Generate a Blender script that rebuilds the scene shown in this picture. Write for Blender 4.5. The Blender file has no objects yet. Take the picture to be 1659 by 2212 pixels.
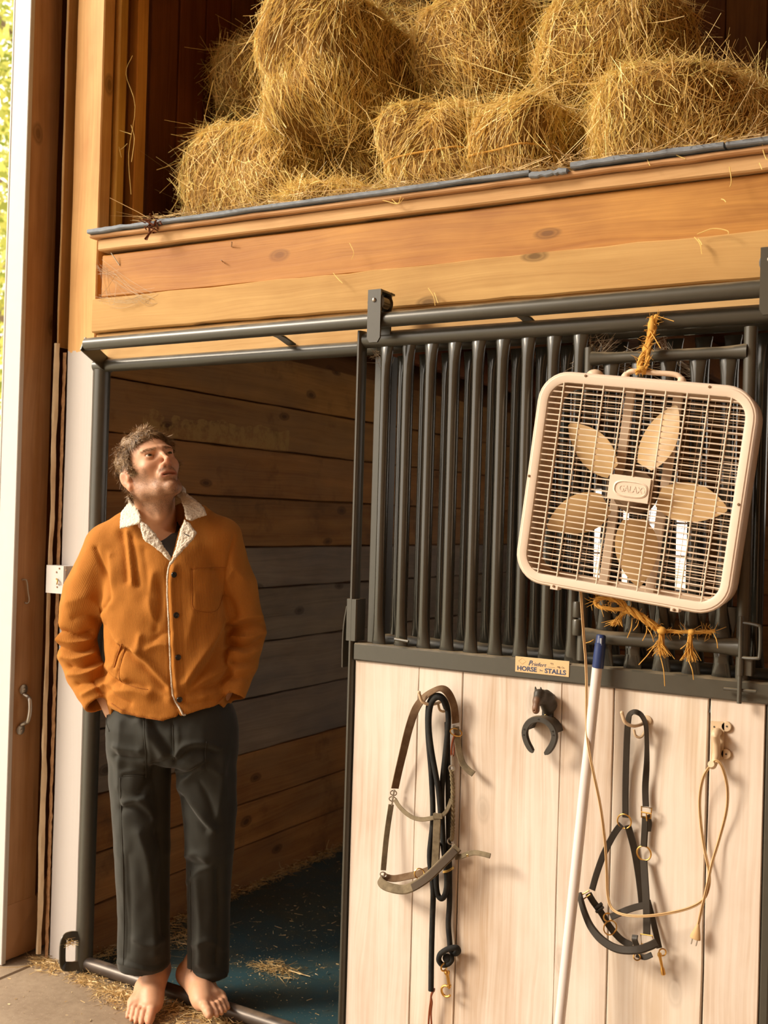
import bpy, math, random
import numpy as np
from mathutils import Matrix, Vector, noise as mnoise
from mathutils.bvhtree import BVHTree

S = bpy.context.scene
COL = S.collection
rng = np.random.default_rng(7)

# ---------------------------------------------------------------- camera
YAW, PITCH, ROLL, FPX = math.radians(30.9068), math.radians(.4175), math.radians(1.6276), 2332.36
CAM = np.array([0.0, -2.55, 1.5])
_f = np.array([-math.sin(YAW)*math.cos(PITCH), math.cos(YAW)*math.cos(PITCH), math.sin(PITCH)])
_r = np.array([math.cos(YAW), math.sin(YAW), 0.0])
_u = np.cross(_r, _f)
CR = math.cos(ROLL)*_r + math.sin(ROLL)*_u
CU = -math.sin(ROLL)*_r + math.cos(ROLL)*_u
CF = _f
cd = bpy.data.cameras.new('camera')
cam = bpy.data.objects.new('camera', cd)
COL.objects.link(cam)
cam.matrix_world = Matrix(((CR[0], CU[0], -CF[0], CAM[0]), (CR[1], CU[1], -CF[1], CAM[1]), (CR[2], CU[2], -CF[2], CAM[2]), (0, 0, 0, 1)))
cd.sensor_fit = 'VERTICAL'
cd.sensor_height = 36.0
cd.lens = FPX/2212*36.0
cd.clip_start = 0.05
cd.clip_end = 200
cd.dof.use_dof = True
cd.dof.focus_distance = 2.85
cd.dof.aperture_fstop = 4.5
S.camera = cam

# ---------------------------------------------------------------- light
S.view_settings.view_transform = 'Standard'
S.view_settings.look = 'None'
S.view_settings.gamma = 1.0
S.view_settings.use_curve_mapping = False
S.view_settings.exposure = -0.12
S.cycles.max_bounces = 5
S.cycles.diffuse_bounces = 3
S.cycles.glossy_bounces = 3
S.cycles.transmission_bounces = 4
S.cycles.caustics_reflective = False
S.cycles.caustics_refractive = False
S.cycles.use_adaptive_sampling = True
S.cycles.adaptive_threshold = 0.06
W = bpy.data.worlds.new('sky')
S.world = W
W.use_nodes = True
_nt = W.node_tree
_bg = _nt.nodes['Background']
_tc = _nt.nodes.new('ShaderNodeTexCoord')
_sx = _nt.nodes.new('ShaderNodeSeparateXYZ')
_cr = _nt.nodes.new('ShaderNodeValToRGB')
_nt.links.new(_tc.outputs['Generated'], _sx.inputs[0])
_nt.links.new(_sx.outputs['Z'], _cr.inputs[0])
_nt.links.new(_cr.outputs[0], _bg.inputs[0])
_cr.color_ramp.elements[0].color = (1.0, 0.88, 0.74, 1)
_cr.color_ramp.elements[1].color = (1.0, 0.92, 0.82, 1)
_bg.inputs[1].default_value = 3.2
sd = bpy.data.lights.new('sun', 'SUN')
sd.energy = 4.6
sd.angle = math.radians(16)
sd.color = (1.0, 0.85, 0.65)
sun = bpy.data.objects.new('sun', sd)
COL.objects.link(sun)
sun.rotation_euler = Vector((0.70, 0.62, -0.56)).to_track_quat('-Z', 'Y').to_euler()
sun.location = (-4, -4, 5)

def at(px, py, X=None, Y=None, Z=None):
    """the point of the plane X=, Y= or Z= that the photograph shows at a pixel"""
    d = CF + (px-829.5)/FPX*CR - (py-1106)/FPX*CU
    i, v = (0, X) if X is not None else (1, Y) if Y is not None else (2, Z)
    return CAM + (v-CAM[i])/d[i]*d

# ---------------------------------------------------------------- material helper
class NT:
    def __init__(self, name):
        m = bpy.data.materials.new(name)
        m.use_nodes = True
        self.m, self.t = m, m.node_tree
        self.t.nodes.clear()
    def n(self, kind, out=0, _p=None, **k):
        nd = self.t.nodes.new('ShaderNode'+kind)
        for a, v in (_p or {}).items():
            setattr(nd, a, v)
        for a, v in k.items():
            key = int(a[1:]) if a[0] == '_' else a.replace('_', ' ')
            s = nd.inputs[key]
            if hasattr(v, 'links'):
                self.t.links.new(v, s)
            else:
                s.default_value = v
        self.last = nd
        return nd.outputs[out]
    def attr(self, name, out='Vector'):
        return self.n('Attribute', out, {'attribute_name': name})
    def ramp(self, fac, *stops):
        o = self.n('ValToRGB', 0, None, Fac=fac)
        e = self.last.color_ramp.elements
        while len(e) < len(stops):
            e.new(0.5)
        for s, (p, c) in zip(e, stops):
            s.position = p
            s.color = (*c, 1) if not isinstance(c, (int, float)) else (c, c, c, 1)
        return o
    def mix(self, fac, a, b, mode='MIX'):
        nd = self.t.nodes.new('ShaderNodeMix')
        nd.data_type = 'RGBA'
        nd.blend_type = mode
        for s, v in ((nd.inputs[0], fac), (nd.inputs[6], a), (nd.inputs[7], b)):
            if hasattr(v, 'links'):
                self.t.links.new(v, s)
            elif s is nd.inputs[0]:
                s.default_value = v
            else:
                s.default_value = (*v, 1)
        return nd.outputs[2]
    def math(self, op, a, b=0.0, c=0.0, clamp=False):
        return self.n('Math', 0, {'operation': op, 'use_clamp': clamp}, _0=a, _1=b, _2=c)
    def noise(self, vec, scale, detail=4, rough=0.55, out=0, dist=0.0):
        return self.n('TexNoise', out, None, Vector=vec, Scale=scale, Detail=detail, Roughness=rough, Distortion=dist)
    def scale(self, vec, s):
        return self.n('Mapping', 0, None, Vector=vec, Scale=s)
    def bump(self, h, strength=0.3, dist=0.01):
        return self.n('Bump', 0, None, Height=h, Strength=strength, Distance=dist)
    def done(self, col, rough=0.6, metal=0.0, bump=None, **k):
        a = dict(Base_Color=col if hasattr(col, 'links') else (*col, 1), Roughness=rough, Metallic=metal, **k)
        if bump is not None:
            a['Normal'] = bump
        b = self.n('BsdfPrincipled', 0, None, **a)
        self.bsdf = self.last
        o = self.t.nodes.new('ShaderNodeOutputMaterial')
        self.t.links.new(b, o.inputs[0])
        return self.m
def pos(N):
    return N.n('NewGeometry', 'Position')
def objc(N):
    return N.n('TexCoord', 'Object')

def wood(name, light, dark, tint=(0.75, 1.15), knots=1.0, rough=0.7, grain=0.6, weather=None, extra=None, bump=0.25, spec=0.3):
    """board: guv = (along the grain, across it, per-board random)"""
    N = NT(name)
    g = N.attr('guv')
    sp = N.n('SeparateXYZ', 'X', None, Vector=g)
    u, v, r = (N.last.outputs[i] for i in range(3))
    off = N.math('MULTIPLY', r, 37.0)
    uu = N.math('ADD', u, off)
    vec = N.n('CombineXYZ', 0, None, X=uu, Y=v, Z=off)
    warp = N.noise(N.scale(vec, (1.3, 6, 1)), 1.0, 2, 0.5)
    vv = N.math('ADD', v, N.math('MULTIPLY', N.math('SUBTRACT', warp, 0.5), 0.09))
    gv = N.n('CombineXYZ', 0, None, X=uu, Y=vv, Z=off)
    fine = N.noise(N.scale(gv, (2.5, 130, 1)), 1.0, 3, 0.6)
    wide = N.noise(N.scale(gv, (0.9, 22, 1)), 1.0, 3, 0.55)
    blot = N.noise(N.scale(vec, (2.2, 5, 1)), 1.0, 4, 0.6)
    c5 = lambda x, k: N.math('MULTIPLY', N.math('SUBTRACT', x, 0.5), k)
    fac = N.math('ADD', N.math('ADD', c5(fine, 1.3*grain), c5(wide, 1.6*grain)), N.math('ADD', c5(blot, 1.5), 0.55))
    col = N.ramp(fac, (0.10, dark), (0.55, tuple(.45*a+.55*b for a, b in zip(dark, light))), (0.95, light))
    hsv = N.n('HueSaturation', 0, None, Color=col, Hue=N.math('ADD', N.math('MULTIPLY', r, 0.02), 0.49), Saturation=1.0, Value=N.math('ADD', N.math('MULTIPLY', N.math('FRACT', N.math('MULTIPLY', r, 7.31)), tint[1]-tint[0]), tint[0]))
    col = hsv
    h = N.math('ADD', N.math('MULTIPLY', fine, 0.6), N.math('MULTIPLY', wide, 0.6))
    if weather:
        wc, wa = weather
        wn = N.noise(N.scale(vec, (1.1, 3, 1)), 1.0, 5, 0.65)
        col = N.mix(N.math('MULTIPLY', N.ramp(wn, (0.38, 0.0), (0.62, 1.0)), wa), col, wc)
    if knots:
        vo = N.n('TexVoronoi', 'Distance', {'voronoi_dimensions': '2D'}, Vector=N.scale(gv, (2.6, 5.5, 1)), Scale=1.0, Randomness=1.0)
        kk = N.ramp(vo, (0.035, 1.0), (0.06, 0.5), (0.075, 0.75), (0.11, 0.0))
        kc = N.last
        sel = N.math('GREATER_THAN', N.n('TexWhiteNoise', 'Value', None, Vector=N.n('TexVoronoi', 'Color', {'voronoi_dimensions': '2D'}, Vector=N.scale(gv, (2.6, 5.5, 1)), Scale=1.0)), 0.62)
        col = N.mix(N.math('MULTIPLY', N.math('MULTIPLY', kk, sel), 0.85*knots), col, tuple(c*0.32 for c in dark))
    if extra:
        col = extra(N, col, vec)
    return N.done(col, rough, 0.0, N.bump(h, bump, 0.004), Specular_IOR_Level=spec)

def plain(name, c, rough=0.5, metal=0.0, var=0.12, scale=30, bump=0.0, dust=None, spec=0.5, **k):
    N = NT(name)
    p = pos(N)
    nz = N.noise(p, scale, 5, 0.6)
    col = N.mix(nz, tuple(x*(1-var) for x in c), tuple(min(1, x*(1+var)) for x in c))
    if dust:
        dc, lo, hi = dust
        up = N.n('SeparateXYZ', 'Z', None, Vector=N.n('NewGeometry', 'Normal'))
        dn = N.noise(p, 14, 4, 0.6)
        m = N.ramp(N.math('ADD', N.math('MULTIPLY', up, 0.55), N.math('MULTIPLY', dn, 0.6)), (lo, 0.0), (hi, 1.0))
        col = N.mix(m, col, dc)
        rough = N.math('ADD', N.math('MULTIPLY', m, 0.5), rough, clamp=True)
    b = N.bump(N.noise(p, scale*6, 3), bump, 0.002) if bump else None
    return N.done(col, rough, metal, b, Specular_IOR_Level=spec, **k)

# ---------------------------------------------------------------- mesh helper
def unit(v):
    v = np.asarray(v, float)
    return v/(np.linalg.norm(v)+1e-12)

class MB:
    """collects shapes and links them as ONE mesh object"""
    def __init__(self):
        self.v, self.f, self.g, self.n = [], [], [], 0
    def add(self, v, f, g=None):
        v = np.asarray(v, float).reshape(-1, 3)
        self.v.append(v)
        self.g.append(np.zeros((len(v), 3)) if g is None else np.asarray(g, float))
        self.f += [tuple(int(i)+self.n for i in q) for q in f]
        self.n += len(v)
        return self
    def grid(self, P, closed=False, caps=False, g=None):
        """P (rows, cols, 3) -> quads; closed joins the last column to the first"""
        a, b = P.shape[:2]
        f = []
        for i in range(a-1):
            for j in range(b if closed else b-1):
                k = (j+1) % b
                f.append((i*b+j, i*b+k, (i+1)*b+k, (i+1)*b+j))
        if caps:
            f.append(tuple(range(b))[::-1])
            f.append(tuple((a-1)*b+j for j in range(b)))
        return self.add(P.reshape(-1, 3), f, None if g is None else g.reshape(-1, 3))
    def box(self, lo, hi, c=0.0):
        lo, hi = np.minimum(lo, hi), np.maximum(lo, hi)
        e = np.eye(3)
        d = hi-lo
        a = int(np.argmax(d))
        b, w = [i for i in range(3) if i != a]
        return self.board(lo, e[a], e[b], e[w], d[a], d[b], d[w], c=c, seg=1, jit=0)
    def board(self, o, dl, dw, dt, L, Wd, T, c=0.002, seg=None, jit=0.0007, rnd=None, uoff=0.0):
        """sawn board: chamfered section run along dl"""
        o, dl, dw, dt = (np.asarray(x, float) for x in (o, dl, dw, dt))
        if np.dot(np.cross(dw, dt), dl) < 0:
            o, dw = o+dw*Wd, -dw
        rnd = rng.random() if rnd is None else rnd
        c = min(c, Wd*0.3, T*0.3)
        pr = [(c, 0), (Wd-c, 0), (Wd, c), (Wd, T-c), (Wd-c, T), (c, T), (0, T-c), (0, c)] if c > 0 else [(0, 0), (Wd, 0), (Wd, T), (0, T)]
        seg = seg or max(1, int(L/0.12))
        m = len(pr)
        P = np.zeros((seg+1, m, 3))
        g = np.zeros((seg+1, m, 3))
        for i in range(seg+1):
            u = L*i/seg
            j = rng.normal(0, jit, 2) if jit else (0, 0)
            for k, (a, b) in enumerate(pr):
                aa = a + (j[0] if a < Wd/2 else j[1])
                P[i, k] = o + dl*u + dw*aa + dt*b
                g[i, k] = (u+uoff, aa+b, rnd)
        return self.grid(P, True, True, g)
    def tube(self, pts, r, n=10, caps=True, sy=1.0, up=None, closed=False):
        pts = np.asarray(pts, float)
        k = len(pts)
        r = np.broadcast_to(np.asarray(r, float), (k,))
        if closed:
            T = np.roll(pts, -1, 0)-np.roll(pts, 1, 0)
        else:
            T = np.gradient(pts, axis=0)
        T /= np.linalg.norm(T, axis=1)[:, None]+1e-12
        a = np.asarray(up if up is not None else ((0, 0, 1) if abs(T[0][2]) < 0.9 else (1, 0, 0)), float)
        P = np.zeros((k, n, 3))
        th = np.arange(n)*2*math.pi/n
        for i in range(k):
            if up is not None:
                a = np.asarray(up, float)
            a = unit(a-T[i]*np.dot(a, T[i]))
            b = np.cross(T[i], a)
            P[i] = pts[i]+r[i]*(np.cos(th)[:, None]*b+np.sin(th)[:, None]*a*sy)
        if closed:
            P = np.concatenate([P, P[:1]])
            return self.grid(P, True, False)
        return self.grid(P, True, caps)
    def strap(self, pts, w, t=0.003, nrm=(0, -1, 0), tw=None):
        """flat leather or webbing strap; nrm is the way its face looks (one or one per point)"""
        pts = np.asarray(pts, float)
        k = len(pts)
        w = np.broadcast_to(np.asarray(w, float), (k,))
        nrm = np.asarray(nrm, float)
        if nrm.ndim == 1:
            nrm = np.broadcast_to(nrm, (k, 3))
        T = np.gradient(pts, axis=0)
        P = np.zeros((k, 8, 3))
        c = t*0.3
        for i in range(k):
            tt = unit(T[i])
            nn = unit(nrm[i]-tt*np.dot(nrm[i], tt))
            ss = np.cross(tt, nn)
            h, q = w[i]/2, t/2
            for j, (x, y) in enumerate(((c-h, -q), (h-c, -q), (h, c-q), (h, q-c), (h-c, q), (c-h, q), (-h, q-c), (-h, c-q))):
                P[i, j] = pts[i]+ss*x+nn*y
        return self.grid(P, True, True)
    def sphere(self, c, r, n=12, m=8, R=None):
        r = np.broadcast_to(np.asarray(r, float), (3,))
        th = np.linspace(0, math.pi, m+1)[:, None]
        ph = np.arange(n)[None, :]*2*math.pi/n
        P = np.stack([np.sin(th)*np.cos(ph)*r[0], np.sin(th)*np.sin(ph)*r[1], np.cos(th)*np.ones_like(ph)*r[2]], -1)
        if R is not None:
            P = P@np.asarray(R).T
        return self.grid(P[::-1]+np.asarray(c, float), True)
    def ring(self, c, nrm, R, r, n=24, m=8, sx=1.0):
        nrm = unit(nrm)
        a = unit(np.cross(nrm, (0.3, 0.1, 0.9)))
        b = np.cross(nrm, a)
        th = np.arange(n)*2*math.pi/n
        pts = np.asarray(c, float)+R*(np.cos(th)[:, None]*a+np.sin(th)[:, None]*b*sx)
        return self.tube(pts, r, m, closed=True)
    def lathe(self, c, axis, prof, n=20):
        """prof: (distance along the axis, radius)"""
        axis = unit(axis)
        a = unit(np.cross(axis, (0.31, 0.17, 0.93)))
        b = np.cross(axis, a)
        th = np.arange(n)*2*math.pi/n
        P = np.array([[np.asarray(c, float)+axis*d+r*(math.cos(t)*a+math.sin(t)*b) for t in th] for d, r in prof])
        return self.grid(P, True, True)
    def prism(self, pts, dvec):
        """outline (closed) run along dvec"""
        pts = np.asarray(pts, float)
        k = len(pts)
        return self.grid(np.stack([pts, pts+np.asarray(dvec, float)]), True, True)
    def build(self, name, mat, parent=None, smooth=40, kind=None):
        V = np.concatenate(self.v) if self.v else np.zeros((0, 3))
        return mesh_obj(name, V, self.f, mat, parent, smooth, np.concatenate(self.g), kind)

def mesh_obj(name, V, F, mat, parent=None, smooth=40, guv=None, kind=None):
    me = bpy.data.meshes.new(name)
    if isinstance(F, np.ndarray):
        me.vertices.add(len(V))
        me.vertices.foreach_set('co', np.asarray(V, np.float32).ravel())
        nf, w = F.shape
        me.loops.add(nf*w)
        me.loops.foreach_set('vertex_index', F.astype(np.int32).ravel())
        me.polygons.add(nf)
        me.polygons.foreach_set('loop_start', np.arange(0, nf*w, w, dtype=np.int32))
        me.update(calc_edges=True)
    else:
        me.from_pydata(V.tolist(), [], F)
    if guv is not None:
        me.attributes.new('guv', 'FLOAT_VECTOR', 'POINT').data.foreach_set('vector', np.asarray(guv, np.float32).ravel())
    if smooth:
        me.polygons.foreach_set('use_smooth', np.ones(len(me.polygons), bool))
        if smooth < 180:
            me.set_sharp_from_angle(angle=math.radians(smooth))
    me.update()
    o = bpy.data.objects.new(name, me)
    COL.objects.link(o)
    if mat is not None:
        me.materials.append(mat)
    if parent is not None:
        put(o, parent)
    if kind:
        o['kind'] = kind
    return o
def put(o, parent):
    o.parent = parent
    p, M = parent, Matrix()
    while p is not None:
        M = p.matrix_basis @ M if p.parent is None else p.matrix_parent_inverse @ p.matrix_basis @ M
        p = p.parent
    o.matrix_parent_inverse = M.inverted()
    return o
def fattr(o, name, data):
    o.data.attributes.new(name, 'FLOAT', 'POINT').data.foreach_set('value', np.asarray(data, np.float32))
def thing(name, label, cat, loc=(0, 0, 0), group=None):
    o = bpy.data.objects.new(name, None)
    COL.objects.link(o)
    o.location = Vector([float(x) for x in loc])
    o.empty_display_size = 0.05
    return tag(o, label, cat, group)
def tag(o, label, cat, group=None, kind=None):
    o['label'], o['category'] = label, cat
    if group:
        o['group'] = group
    if kind:
        o['kind'] = kind
    return o
def spline(pts, n=8):
    """Catmull-Rom through the points"""
    p = np.asarray(pts, float)
    p = np.concatenate([[2*p[0]-p[1]], p, [2*p[-1]-p[-2]]])
    out = []
    for i in range(1, len(p)-2):
        for t in np.arange(n)/n:
            a, b, c, d = p[i-1], p[i], p[i+1], p[i+2]
            out.append(0.5*(2*b+(c-a)*t+(2*a-5*b+4*c-d)*t*t+(3*b-a-3*c+d)*t**3))
    out.append(p[-2])
    return np.array(out)
def wp(pts, y):
    """pixels on the plank front -> points that stand y (one or each) in the depth axis"""
    ys = np.broadcast_to(np.asarray(y, float), (len(pts),))
    return np.array([at(a, b, Y=q) for (a, b), q in zip(pts, ys)])
def text(body, size, M, mat, parent, name='lettering', shear=0.0, bold=0.0, ext=0.0003, width=1.0):
    cu = bpy.data.curves.new(name, 'FONT')
    cu.body, cu.size, cu.shear, cu.extrude, cu.offset = body, size, shear, ext, bold
    cu.resolution_u = 3
    tmp = bpy.data.objects.new(name, cu)
    COL.objects.link(tmp)
    dg = bpy.context.evaluated_depsgraph_get()
    me = bpy.data.meshes.new_from_object(tmp.evaluated_get(dg))
    bpy.data.objects.remove(tmp)
    me.transform(Matrix.Diagonal((width, 1, 1, 1)))
    me.transform(M)
    o = bpy.data.objects.new(name, me)
    COL.objects.link(o)
    me.materials.clear()
    me.materials.append(mat)
    put(o, parent)
    return o
# ================================================================ materials
def _loftstain(N, col, vec):
    n = N.noise(N.scale(vec, (0.7, 4, 1)), 1.0, 3, 0.6)
    return N.mix(N.ramp(n, (0.45, 0.0), (0.7, 0.65)), col, (0.33, 0.115, 0.018))
M_fascia = wood('pine_fascia', (0.64, 0.335, 0.075), (0.31, 0.125, 0.022), (0.88, 1.12), 1.0, 0.55, 0.55, extra=_loftstain)
M_fascia_pale = wood('pale_fascia', (0.62, 0.385, 0.155), (0.40, 0.215, 0.075), (1, 1), 1.0, 0.75, 0.6, weather=((0.50, 0.29, 0.105), 0.5))
M_fascia_raw = wood('sawn_pine', (0.66, 0.41, 0.20), (0.45, 0.24, 0.095), (0.9, 1.1), 0.9, 0.7, 0.6)
def _paint_low(N, col, vec):
    z = N.n('SeparateXYZ', 'Z', None, Vector=pos(N))
    nz = N.noise(pos(N), 28, 4, 0.6)
    lim = N.math('ADD', 2.035, N.math('MULTIPLY', N.math('SUBTRACT', nz, 0.5), 0.045))
    m = N.math('LESS_THAN', z, lim)
    chip = N.ramp(N.noise(N.scale(pos(N), (30, 30, 9)), 1.0, 5, 0.7), (0.70, 1.0), (0.74, 0.0))
    return N.mix(N.math('MULTIPLY', m, chip), col, (0.54, 0.50, 0.48))
M_post = wood('post_pine', (0.76, 0.45, 0.17), (0.50, 0.24, 0.07), (1, 1), 0.9, 0.6, 0.55, extra=_paint_low)
M_stile = wood('old_stile', (0.56, 0.36, 0.19), (0.34, 0.19, 0.085), (0.95, 1.05), 0.8, 0.75, 0.55)
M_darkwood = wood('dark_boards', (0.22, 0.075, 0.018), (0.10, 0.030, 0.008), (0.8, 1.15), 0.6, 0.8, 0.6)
def _mudsplash(N, col, vec):
    p = pos(N)
    z = N.n('SeparateXYZ', 'Z', None, Vector=p)
    y = N.last.outputs[1]
    bz = N.math('MULTIPLY', N.math('GREATER_THAN', z, 1.776), N.math('LESS_THAN', z, N.math('ADD', 1.815, N.math('MULTIPLY', N.noise(p, 7, 3), 0.085))))
    by = N.math('MULTIPLY', N.math('GREATER_THAN', y, 0.25), N.math('LESS_THAN', y, 1.12))
    m = N.math('MULTIPLY', N.math('MULTIPLY', bz, by), N.ramp(N.noise(p, 26, 6, 0.7), (0.42, 0.0), (0.56, 0.85)))
    col = N.mix(m, col, (0.42, 0.25, 0.075))
    n2 = N.noise(p, 3.1, 5, 0.7)
    return N.mix(N.ramp(n2, (0.56, 0.0), (0.70, 0.6)), col, (0.09, 0.04, 0.014))
M_stallwood = wood('stall_boards', (0.46, 0.205, 0.055), (0.19, 0.072, 0.017), (0.85, 1.15), 1.0, 0.75, 0.6, weather=((0.26, 0.15, 0.07), 0.5), extra=_mudsplash)
M_greywood = wood('weathered_boards', (0.36, 0.265, 0.175), (0.17, 0.115, 0.075), (0.85, 1.15), 1.0, 0.75, 0.6, weather=((0.18, 0.155, 0.14), 0.6))
M_backwood = wood('back_boards', (0.36, 0.16, 0.055), (0.17, 0.07, 0.022), (0.85, 1.15), 0.8, 0.75, 0.6)
M_plank = wood('whitewashed_pine', (0.75, 0.67, 0.59), (0.53, 0.40, 0.285), (0.94, 1.06), 0.3, 0.6, 1.0, bump=0.15, weather=((0.77, 0.70, 0.64), 0.55))
M_steel = plain('green_grey_enamel', (0.060, 0.056, 0.044), 0.33, 0.0, 0.12, 40, 0.03, dust=((0.30, 0.225, 0.13), 0.62, 0.98), spec=0.6)
M_steelbar = plain('green_grey_bar_enamel', (0.036, 0.034, 0.027), 0.16, 0.0, 0.1, 40, 0.0, spec=0.7)
M_zinc = plain('zinc_metal', (0.46, 0.43, 0.38), 0.35, 0.85, 0.2, 60)
M_white = plain('white_paint', (0.60, 0.58, 0.565), 0.5, 0.0, 0.05, 18)
M_brass = plain('brass', (0.72, 0.44, 0.13), 0.28, 1.0, 0.15, 60)
M_dustpaper = plain('torn_house_wrap', (0.62, 0.47, 0.30), 0.8, 0, 0.25, 20, 0.2)
M_insul = plain('crumbled_insulation', (0.36, 0.19, 0.085), 0.95, 0, 0.6, 70, 1.0)

def _concrete():
    N = NT('concrete')
    p = pos(N)
    a = N.noise(p, 2.2, 6, 0.65)
    b = N.noise(p, 45, 4, 0.6)
    col = N.ramp(N.math('ADD', N.math('MULTIPLY', a, 0.7), N.math('MULTIPLY', b, 0.35)), (0.35, (0.235, 0.165, 0.105)), (0.72, (0.40, 0.305, 0.21)))
    sp = N.ramp(N.noise(p, 170, 2, 0.5), (0.66, 0.0), (0.72, 0.6))
    col = N.mix(sp, col, (0.6, 0.48, 0.32))
    return N.done(col, 0.85, 0, N.bump(b, 0.25, 0.004))
M_concrete = _concrete()
def _mat_rubber():
    N = NT('rubber_mat')
    p = pos(N)
    a = N.noise(p, 1.7, 5, 0.65)
    col = N.ramp(a, (0.35, (0.040, 0.056, 0.046)), (0.55, (0.024, 0.070, 0.090)), (0.7, (0.062, 0.085, 0.070)))
    d = N.noise(p, 9, 6, 0.7)
    col = N.mix(N.ramp(d, (0.52, 0.0), (0.75, 0.55)), col, (0.12, 0.105, 0.06))
    sp = N.ramp(N.noise(p, 130, 2, 0.5), (0.68, 0.0), (0.71, 0.8))
    col = N.mix(sp, col, (0.38, 0.28, 0.14))
    return N.done(col, 0.5, 0, N.bump(N.noise(p, 60, 4), 0.2, 0.003), Specular_IOR_Level=0.6)
M_rubber = _mat_rubber()
def _pale_ground():
    N = NT('pale_yard')
    p = pos(N)
    a = N.noise(p, 1.2, 6, 0.7)
    col = N.ramp(a, (0.3, (0.52, 0.50, 0.36)), (0.6, (0.70, 0.66, 0.52)))  # gravel-like ground, its colour made pale to look overexposed
    return N.done(col, 0.9, 0, N.bump(N.noise(p, 20, 5), 1.0, 0.05))
M_pale_yard = _pale_ground()
def _glass():
    N = NT('window_glass')
    m = N.done((1, 1, 1), 0.02, 0, None, Transmission_Weight=1.0, IOR=1.1)
    return m
M_glass = _glass()

# ================================================================ the setting
E3 = np.eye(3)
EX, EY, EZ = E3
def struct(name, mb, m, parent=None, smooth=30):
    o = mb.build(name, m, parent, smooth)
    if parent is None:
        o['kind'] = 'structure'
    return o
XL = -2.67                      # stall's left wall
YB = 3.6                        # stall's back wall
XR = 1.0
struct('floor', MB().box((-2.785, -6.0, -0.12), (5.1, 0.0, 0.0)), M_concrete)
struct('floor_sill', MB().box((-3.05, -6.0, -0.12), (-2.80, 3.6, -0.004), 0.008), M_concrete)
struct('floor_stall', MB().box((-2.80, 0.0, -0.12), (XR, YB, -0.008)), M_concrete)
struct('ground', MB().grid(np.array([[[x, y, -0.13 - 0.02*math.hypot(x+3, y)*0.3] for x in np.linspace(-60, -3.0, 12)] for y in np.linspace(-40, 50, 12)])), M_pale_yard)
tag(MB().box((XL+0.005, 0.04, -0.008), (XR-0.01, YB-0.01, 0.006), 0.003).build('stall_mat', M_rubber), 'dark teal rubber stall mat scattered with hay bits', 'mat')

# left stall wall: horizontal boards, some brown, some grey
mb1, mb2, mb3 = MB(), MB(), MB()
seams = [0.0, 0.178, 0.35, 0.55, 0.768, 0.990, 1.209, 1.376, 1.573, 1.769, 1.957, 2.16]
for i in range(11):
    z0, z1 = seams[i], seams[i+1]
    y = 0.035
    tgt = mb2 if i in (3, 4, 5, 6) else mb1
    tgt.board((XL, y, z0+0.003), EY, EZ, -EX, YB-y, z1-z0-0.006, 0.036, 0.003, jit=0.0012)
wl = struct('wall_left', mb1, M_stallwood)
mb2.build('weathered_boards', M_greywood, wl)
MB().box((XL-0.06, 0.05, 0), (XL-0.037, YB+.03, 2.36)).build('backing', M_darkwood, wl)
# back wall with a window opening
wx0, wx1, wz0, wz1 = -2.295, -1.595, 1.15, 1.718
mb = MB()
z = 0.0
for h in (0.19, 0.2, 0.19, 0.2, 0.2, 0.168, 0.19, 0.19, 0.19, 0.19, 0.2, 0.2):
    zt = z+h
    segs = [(XL, XR)] if zt <= wz0+1e-3 or z >= wz1-1e-3 else [(XL, wx0), (wx1, XR)]
    for a, b in segs:
        mb.board((a, YB, z+0.002), EX, EZ, EY, b-a, h-0.004, 0.03, 0.003)
    z = zt
wb = struct('wall_back', mb, M_backwood)
mb = MB()
for a, b in ((XL-.1, wx0), (wx1, XR)):
    mb.box((a, YB+0.032, 0), (b, YB+0.05, 4.7))
mb.box((wx0, YB+0.032, 0), (wx1, YB+0.05, wz0)).box((wx0, YB+0.032, wz1), (wx1, YB+0.05, 4.7))
mb.build('backing', M_darkwood, wb)
mb = MB()
for a, b, c, d in ((wx0-.03, wx1+.03, wz0-.03, wz0), (wx0-.03, wx1+.03, wz1, wz1+.03)):
    mb.box((a, YB-0.02, c), (b, YB+0.06, d), 0.002)
for a in (wx0-.03, wx1):
    mb.box((a, YB-0.02, wz0), (a+.03, YB+0.06, wz1), 0.002)
win = struct('window_1', mb, M_white)
mb = MB()
for k in (1, 2):
    x = wx0+(wx1-wx0)*k/3
    mb.box((x-.007, YB+0.01, wz0), (x+.007, YB+0.03, wz1))
    zz = wz0+(wz1-wz0)*k/3
    mb.box((wx0, YB+0.012, zz-.007), (wx1, YB+0.028, zz+.007))
mb.build('muntin', M_darkwood, win)
MB().box((wx0, YB+0.019, wz0), (wx1, YB+0.021, wz1)).build('pane', M_glass, win)
mb = MB()
z = 0.0
while z < 1.55:
    mb.board((XR, 0.05, z+0.002), EY, EZ, EX, YB-.05, 0.19, 0.03, 0.003)
    z += 0.194
struct('wall_right', mb, M_backwood)  # unseen partition, left open above to let light onto the left wall

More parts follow.
